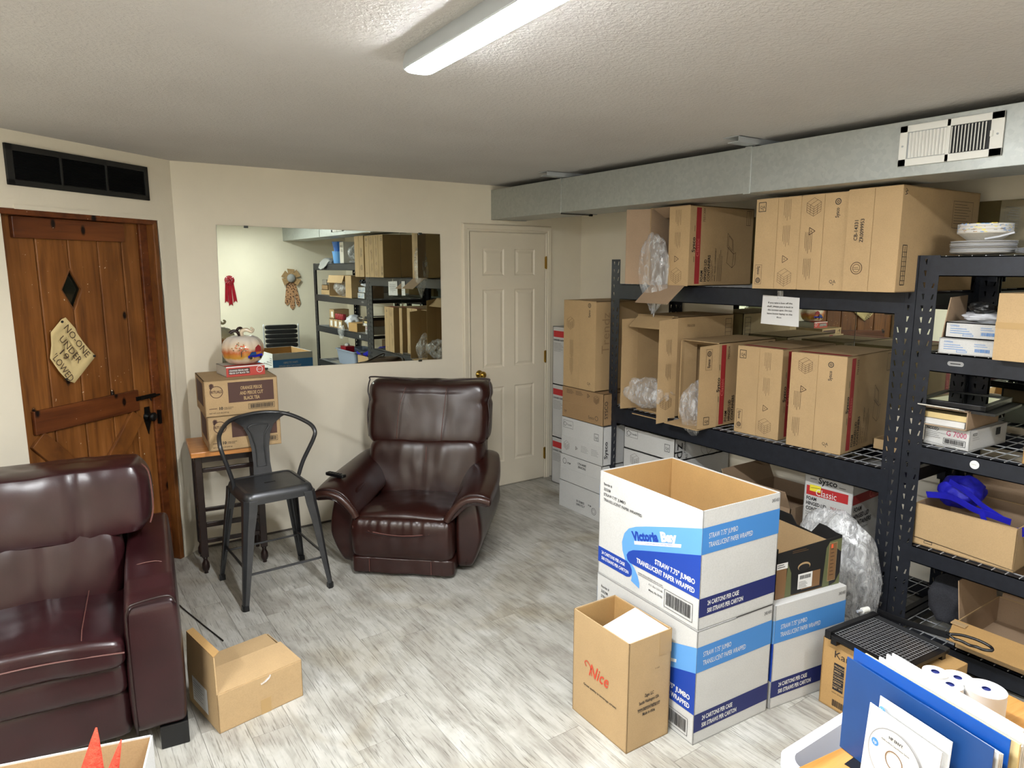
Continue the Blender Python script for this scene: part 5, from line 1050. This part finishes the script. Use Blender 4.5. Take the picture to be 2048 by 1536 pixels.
MB().loft([[(x + .2, y + .34, z) for x, y, _ in rr(w, d, z, .03)] for z, w, d in ((.0, .17, .29), (.18, .19, .31), (.185, .205, .325), (.195, .205, .325), (.195, .185, .305), (.01, .165, .285))], 'grey_plastic').build('body', gb, smooth='auto')
tb_ = empty('tissue_box', (3.29, .30, Z5 + .1), 0, 'red tissue box in grey bin, seen in mirror', 'box'); MB().box((0, 0, 0), (.12, .18, .13), 'red_ribbon').build('box', tb_, bevel=.003); blob(tb_, 'tissue', (.06, .09, .14), (.03, .04, .025), 'paper', 71)
tag(pillow((3.3, .52, Z5 + .10), (3.55, .85, Z5 + .125), 'black_plastic', 10, 8).build('laptop'), 'flat black device lying in grey bin, seen in mirror', 'device')
# bottom shelf of the second unit
Z6 = .1045
blob_ = bag((3.42, 1.335, Z6 + .135), (.17, .10, .125), 'dark grey felt bag on bottom shelf behind the upright', 'felt_fabric', 81, 'felt_bag', rough=.25, squash=lambda p: (max(-.85, min(.85, p.x)), max(-.75, min(.75, p.y)), max(-.95, min(.8 + .2 * p.x, p.z))))
c = carton('opened kraft carton with long flap hanging forward, bottom shelf right', (3.20, .72, Z6), (.42, .52, .125), 0, m='kraft', mi='kraft_dull', open_=('+z',), flaps=[((.42, .51, .125), (.42, .01, .125), (.03, 0, .16)), ((.4, .52, .125), (.02, .52, .125), (0, .02, .17))])
MB().prism([(.002, .53, .125), (.002, -.02, .125), (-.135, .0, .09), (-.135, .50, .09)], (0, 0, .004), 'kraft_gold').build('flap', c)
MB().box((-.04, .47, .123), (-.01, .528, .129), 'kraft').build('tab', c)
# ---- Karat carton with paper cutter on it
def kar(p, sx, sy, h):
    p.text('Karat', .055, h * .78, .030, IB, 0, .10); p.rect(.055, h * .30, .10, h * .70, IB)
    for i in range(5):
        p.text(('PRODUCT', 'SPECS', 'QUANTITY', 'GROSS', 'NET WT')[i], .058, h * (.645 - i * .078), .008, 'kraft', 0, bold=.02, l=3)
        if i: p.stroke([(.055, h * (.70 - i * .08)), (.10, h * (.70 - i * .08))], .0015, 'kraft', 3)
    p.text('HIGH QUALITY', .055, h * .25, .006, IB); p.barcode(.055, h * .04, .07, h * .13, frame=False)
carton('kraft carton printed Karat on floor with black paper cutter on top', (2.478, 1.04, 0), (.29, .40, .286), -4, m='kraft_gold', seam=('+z',), pf=kar)
pc = empty('paper_cutter', (2.44, 1.10, .312), R(-5), 'black guillotine paper cutter lying on the Karat carton', 'cutter')
MB().box((0, 0, 0), (.30, .305, .016), 'black_plastic').build('base', pc, bevel=.002)
gd = Print(.3, .3, .0165)
gd.face('+z')
for i in range(17): gd.stroke([(.02 + i * .0155, .025), (.02 + i * .0155, .285)], .0015, 'wire_steel')
for i in range(18): gd.stroke([(.02, .025 + i * .0153), (.27, .025 + i * .0153)], .0015, 'wire_steel')
gd.done(pc, 'grid')
MB().box((-.005, .287, -.004), (.30, .312, .030), 'black_plastic').build('fence', pc, bevel=.002); MB().box((.272, 0, .002), (.30, .305, .02), 'gunmetal').build('cutting_edge', pc)
for x in (.02, .28):
    for y in (.02, .28): MB().box((x - .012, y - .012, -.0245), (x + .012, y + .012, 0), 'black_plastic').build('rubber_foot', pc)
ap = smooth_path([(.312, .30, .03), (.316, .2, .034), (.320, .1, .045), (.325, .02, .055)], 5)
MB().loft([[p + Vector((-.003, 0, -.014)), p + Vector((.003, 0, -.014)), p + Vector((.006, 0, .010)), p + Vector((-.004, 0, .012))] for p in ap], 'black_plastic').build('blade_arm', pc)
hd = smooth_path([(.325, .03, .056), (.35, -.01, .064), (.37, -.06, .062), (.375, -.10, .055), (.362, -.112, .05), (.35, -.09, .045), (.342, -.07, .048), (.34, -.045, .044), (.332, -.02, .05), (.326, .0, .05)], 5)
MB().tube(hd, .0055, 'black_plastic', 8, closed=True).build('handle', pc, smooth=True)
kb = MB(); kb.tube([(.295, .33, .03), (.262, .335, .03)], .012, 'white_enamel', 12); kb.tube([(.262, .335, .03), (.238, .34, .03)], .006, 'wire_steel', 10); kb.build('pivot_knob', pc, smooth='auto')
# ---- oak desk, white bin
dk = empty('desk', (1.15, .724, 0), R(-7), 'small oak topped desk at bottom right corner holding folders and paper rolls', 'desk')
MB().box((0, -.70, .722), (.69, 0, .75), 'oak_top').build('desktop', dk, bevel=.003)
for x in (.03, .63):
    for y in (-.67, -.04): MB().box((x, y - .015, 0), (x + .03, y + .015, .722), 'black_plastic').build('leg', dk)
wb = empty('plastic_tub', (1.56, .715, 0), 0, 'white plastic tub with curved rim showing past far edge of the desk', 'tub')
def tubring(w, d, z, bul): 
    return [(x, y + (bul * (1 - (x / w) ** 2) if y > 0 else 0), z) for x, y, _ in rr(w, d, z, .035)]
MB().loft([tubring(.16, .12, 0, .01), tubring(.185, .145, .57, .018), tubring(.20, .16, .575, .02), tubring(.20, .16, .60, .02), tubring(.192, .152, .602, .02), tubring(.178, .138, .596, .018), tubring(.174, .134, .56, .018), tubring(.15, .11, .01, .01)], 'white_plastic').build('body', wb, smooth='auto')
# ---- papers and folders in a rack on the desk
ZD = .7505
def sheet(a, b_, z0, z1, m, th=.0008, name='folder', label=None, cat=None, grp=None, tilt=0, cut=None):
    a, b_ = Vector((*a, 0)), Vector((*b_, 0)); d = (b_ - a); n = Vector((-d.y, d.x, 0)).normalized()
    z0 += .0012; p = [a + Vector((0, 0, z0)), b_ + Vector((0, 0, z0)), b_ + Vector((0, 0, z1)) + n * tilt, a + Vector((0, 0, z1)) + n * tilt]
    o = MB().prism(p, n * th, m).build(name); return tag(o, label, cat, grp) if label else o
sheet((1.322, .705), (1.255, .41), ZD, .957, 'folder_blue', .002, 'folder', 'blue cardboard folder standing frontmost in the desk row', 'folder')
sheet((1.352, .708), (1.29, .40), ZD, .965, 'folder_blue_bright', .002, 'folder', 'brighter blue folder standing behind the frontmost blue one', 'folder')
for i in range(3): sheet((1.330 + .006 * i, .70 - .004 * i), (1.263 + .008 * i, .405), ZD, .948 - .004 * i, 'paper', .003, 'paper_sheaf', 'white sheets standing between the two blue folders', 'papers', 'sheets between the blue folders')
for i in range(4): sheet((1.362 + .009 * i, .69 - .01 * i), (1.302 + .009 * i, .39), ZD, (.958, .95, .954, .962)[i], ('tan_paper', 'paper', 'white_board', 'paper')[i], .004, 'paper_sheaf', ('cream yellow sheet directly behind the bright blue folder', 'white sheet second behind the bright blue folder', 'greyish white sheet third behind the bright blue folder', 'tallest white sheet just in front of the booklet')[i], 'papers', 'sheets behind the bright blue folder')
o = sheet((1.402, .655), (1.345, .40), ZD, .962, 'paper', .003, 'booklet', 'white booklet with red cover corner at rear of desk row', 'booklet')
cd = sheet((1.252, .625), (1.215, .478), ZD, .922, 'paper', .0015, 'disc_sleeve', None, tilt=.012); cd.name = 'disc_sleeve'
tag(cd, 'white paper sleeve with printed disc leaning on the frontmost blue folder', 'disc')
cc = Print(); a, b_ = Vector((1.252, .625, 0)), Vector((1.215, .478, 0)); cc.lift = .0028
cc.frame((1.252, .625, ZD), b_ - a, (.0, .0, 1)); cc.N = Vector((-.97, .24, 0))
cc.O += Vector((.004, 0, 0))
n = 36; cxy = (.072, .098); 
cc.poly([(cxy[0] + .058 * math.cos(2 * math.pi * k / n), cxy[1] + .058 * math.sin(2 * math.pi * k / n)) for k in range(n)], 'ink_grey'); cc.poly([(cxy[0] + .056 * math.cos(2 * math.pi * k / n), cxy[1] + .056 * math.sin(2 * math.pi * k / n)) for k in range(n)], 'white_board', 1)
cc.circle(*cxy, .018, 'ink_tan', .002); cc.text('HP ENVY', cxy[0] - .014, cxy[1] + .038, .006, IB, 0, .03, bold=.02); cc.text('4500 e-All-in-One Printer Series', cxy[0] - .030, cxy[1] + .028, .0035, IB, 0, .06); cc.poly([(cxy[0] - .043 + .008 * math.cos(2 * math.pi * k / 16), cxy[1] + .012 + .008 * math.sin(2 * math.pi * k / 16)) for k in range(16)], 'ink_sky', 2); cc.text('hp', cxy[0] - .047, cxy[1] + .009, .007, 'ink_white', 0, .008, shear=.2, l=3)
cc.build('disc_print', cd)
cr = sheet((1.268, .612), (1.238, .47), ZD, .938, 'white_board', .0012, 'printed_card', 'pale card with small round blue logo behind the disc sleeve', 'card', tilt=.008)
cc = Print(); cc.frame((1.268, .612, ZD), (-.03, -.142, 0), (0, 0, 1)); cc.N = Vector((-.97, .24, 0)); cc.lift = .004
cc.poly([(.016 + .007 * math.cos(2 * math.pi * k / 16), .170 + .007 * math.sin(2 * math.pi * k / 16)) for k in range(16)], 'ink_lblue'); cc.text('M', .012, .167, .006, 'ink_white', l=3); cc.text('MOTOROLA', .03, .166, .004, 'ink_grey', 0, .04); cc.build('card_print', cr)
fs_ = empty('file_rack', (1.25, .40, ZD), R(0), 'black wire file rack holding folders upright on the desk', 'rack')
mb = MB()
mb.box((.03, .06, 0), (.16, .27, .0008), 'black_plastic')
mb.build('base', fs_); MB().prism([(-.035, -.02, .0), (-.028, .04, .0), (-.03, .04, .14), (-.042, -.02, .14)], (.002, 0, 0), 'black_plastic').build('front_divider', fs_)
for (x, y, r, h, z), lb_ in zip(((1.640, .668, .0265, .08, ZD), (1.622, .628, .0265, .076, ZD), (1.690, .640, .032, .062, ZD), (1.672, .575, .040, .075, ZD)), ('narrow paper roll rearmost left in the group on the desk', 'narrow paper roll in front of the rear left roll on desk', 'wide low paper roll behind the largest roll on desk', 'largest white receipt paper roll, nearest on the desk')):
    t = empty('paper_roll', (x, y, z), 0, lb_, 'paper roll', 'receipt paper rolls on the desk')
    MB().lathe([(.008, 0), (r, 0), (r, h), (.008, h), (.008, h - .001), (.008, 0)], 'paper', 32).build('roll', t, smooth='auto'); MB().lathe([(.0005, h - .004), (.009, h - .004), (.009, h + .0004), (.0075, h + .0004), (.0075, h - .003)], 'ink_navy', 20).build('core', t, smooth='auto')
# ---- open carton and red felt star, bottom left
c = carton('open white carton with kraft inside at bottom left, holding red felt star', (-.384, 1.555, 0), (.45, .38, .60), -15, m='white_board', mi='kraft', open_=('+z',), name='open_carton',
           flaps=[((.0, .36, .60), (.0, .02, .60), (-.12, 0, -.06))])
stt = empty('felt_star', (-.035, 1.60, .40), 0, 'fuzzy red felt star points sticking up from bottom left carton', 'decoration')
for i, (tip, rr0) in enumerate((((.066, .082, .34), .085), ((.108, .02, .33), .07), ((-.16, .02, .05), .05), ((-.05, .0, -.20), .05), ((.04, -.04, -.16), .05))):
    tv = Vector(tip); L = tv.length; n = 14; rings = []
    for k in range(n + 1):
        t = k / n; r_ = rr0 * (1 - t) ** .9 + .002; z = t * L; rings.append([(r_ * math.cos(2 * math.pi * j / 12) * (1 + .06 * noise.noise(Vector((j, k, i)))), .55 * r_ * math.sin(2 * math.pi * j / 12), z) for j in range(12)])
    MB().loft(rings, 'red_felt').build('star_point', stt, smooth=True, M=tv.to_track_quat('Z', 'Y').to_matrix().to_4x4())
# ---- office chair near the far wall, seen in the mirror
oc = empty('office_chair', (2.72, -.30, 0), R(12), 'black ribbed office chair in front of far wall, seen in mirror', 'chair')
for i in range(7): pillow((-.21, -.20, .55 + i * .062), (.21, -.165, .61 + i * .062), 'black_plastic', (12, 6, 4), 10).build('back_rib', oc, smooth=True)
pillow((-.23, -.2, .42), (.23, .24, .50), 'black_plastic', (9, 9, 5), 12).build('seat', oc, smooth=True)
for s in (-1, 1): MB().tube(smooth_path([(s * .225, -.19, .99), (s * .225, -.2, .7), (s * .225, -.19, .45), (s * .225, .1, .42)], 5), .01, 'wire_steel', 8).build('side_frame', oc, smooth=True)
MB().tube([(0, 0, .42), (0, 0, .10)], .025, 'wire_steel', 12).build('column', oc)
for k in range(5): MB().tube([(0, 0, .09), (.27 * math.cos(k * 1.2566), .27 * math.sin(k * 1.2566), .055)], [.022, .014], 'black_plastic', 8).build('base_arm', oc); MB().lathe([(.001, 0), (.02, .005), (.025, .025), (.02, .045), (.001, .05)], 'black_plastic', 12, (.26 * math.cos(k * 1.2566), .26 * math.sin(k * 1.2566), 0)).build('castor', oc)
bpy.context.view_layer.update()
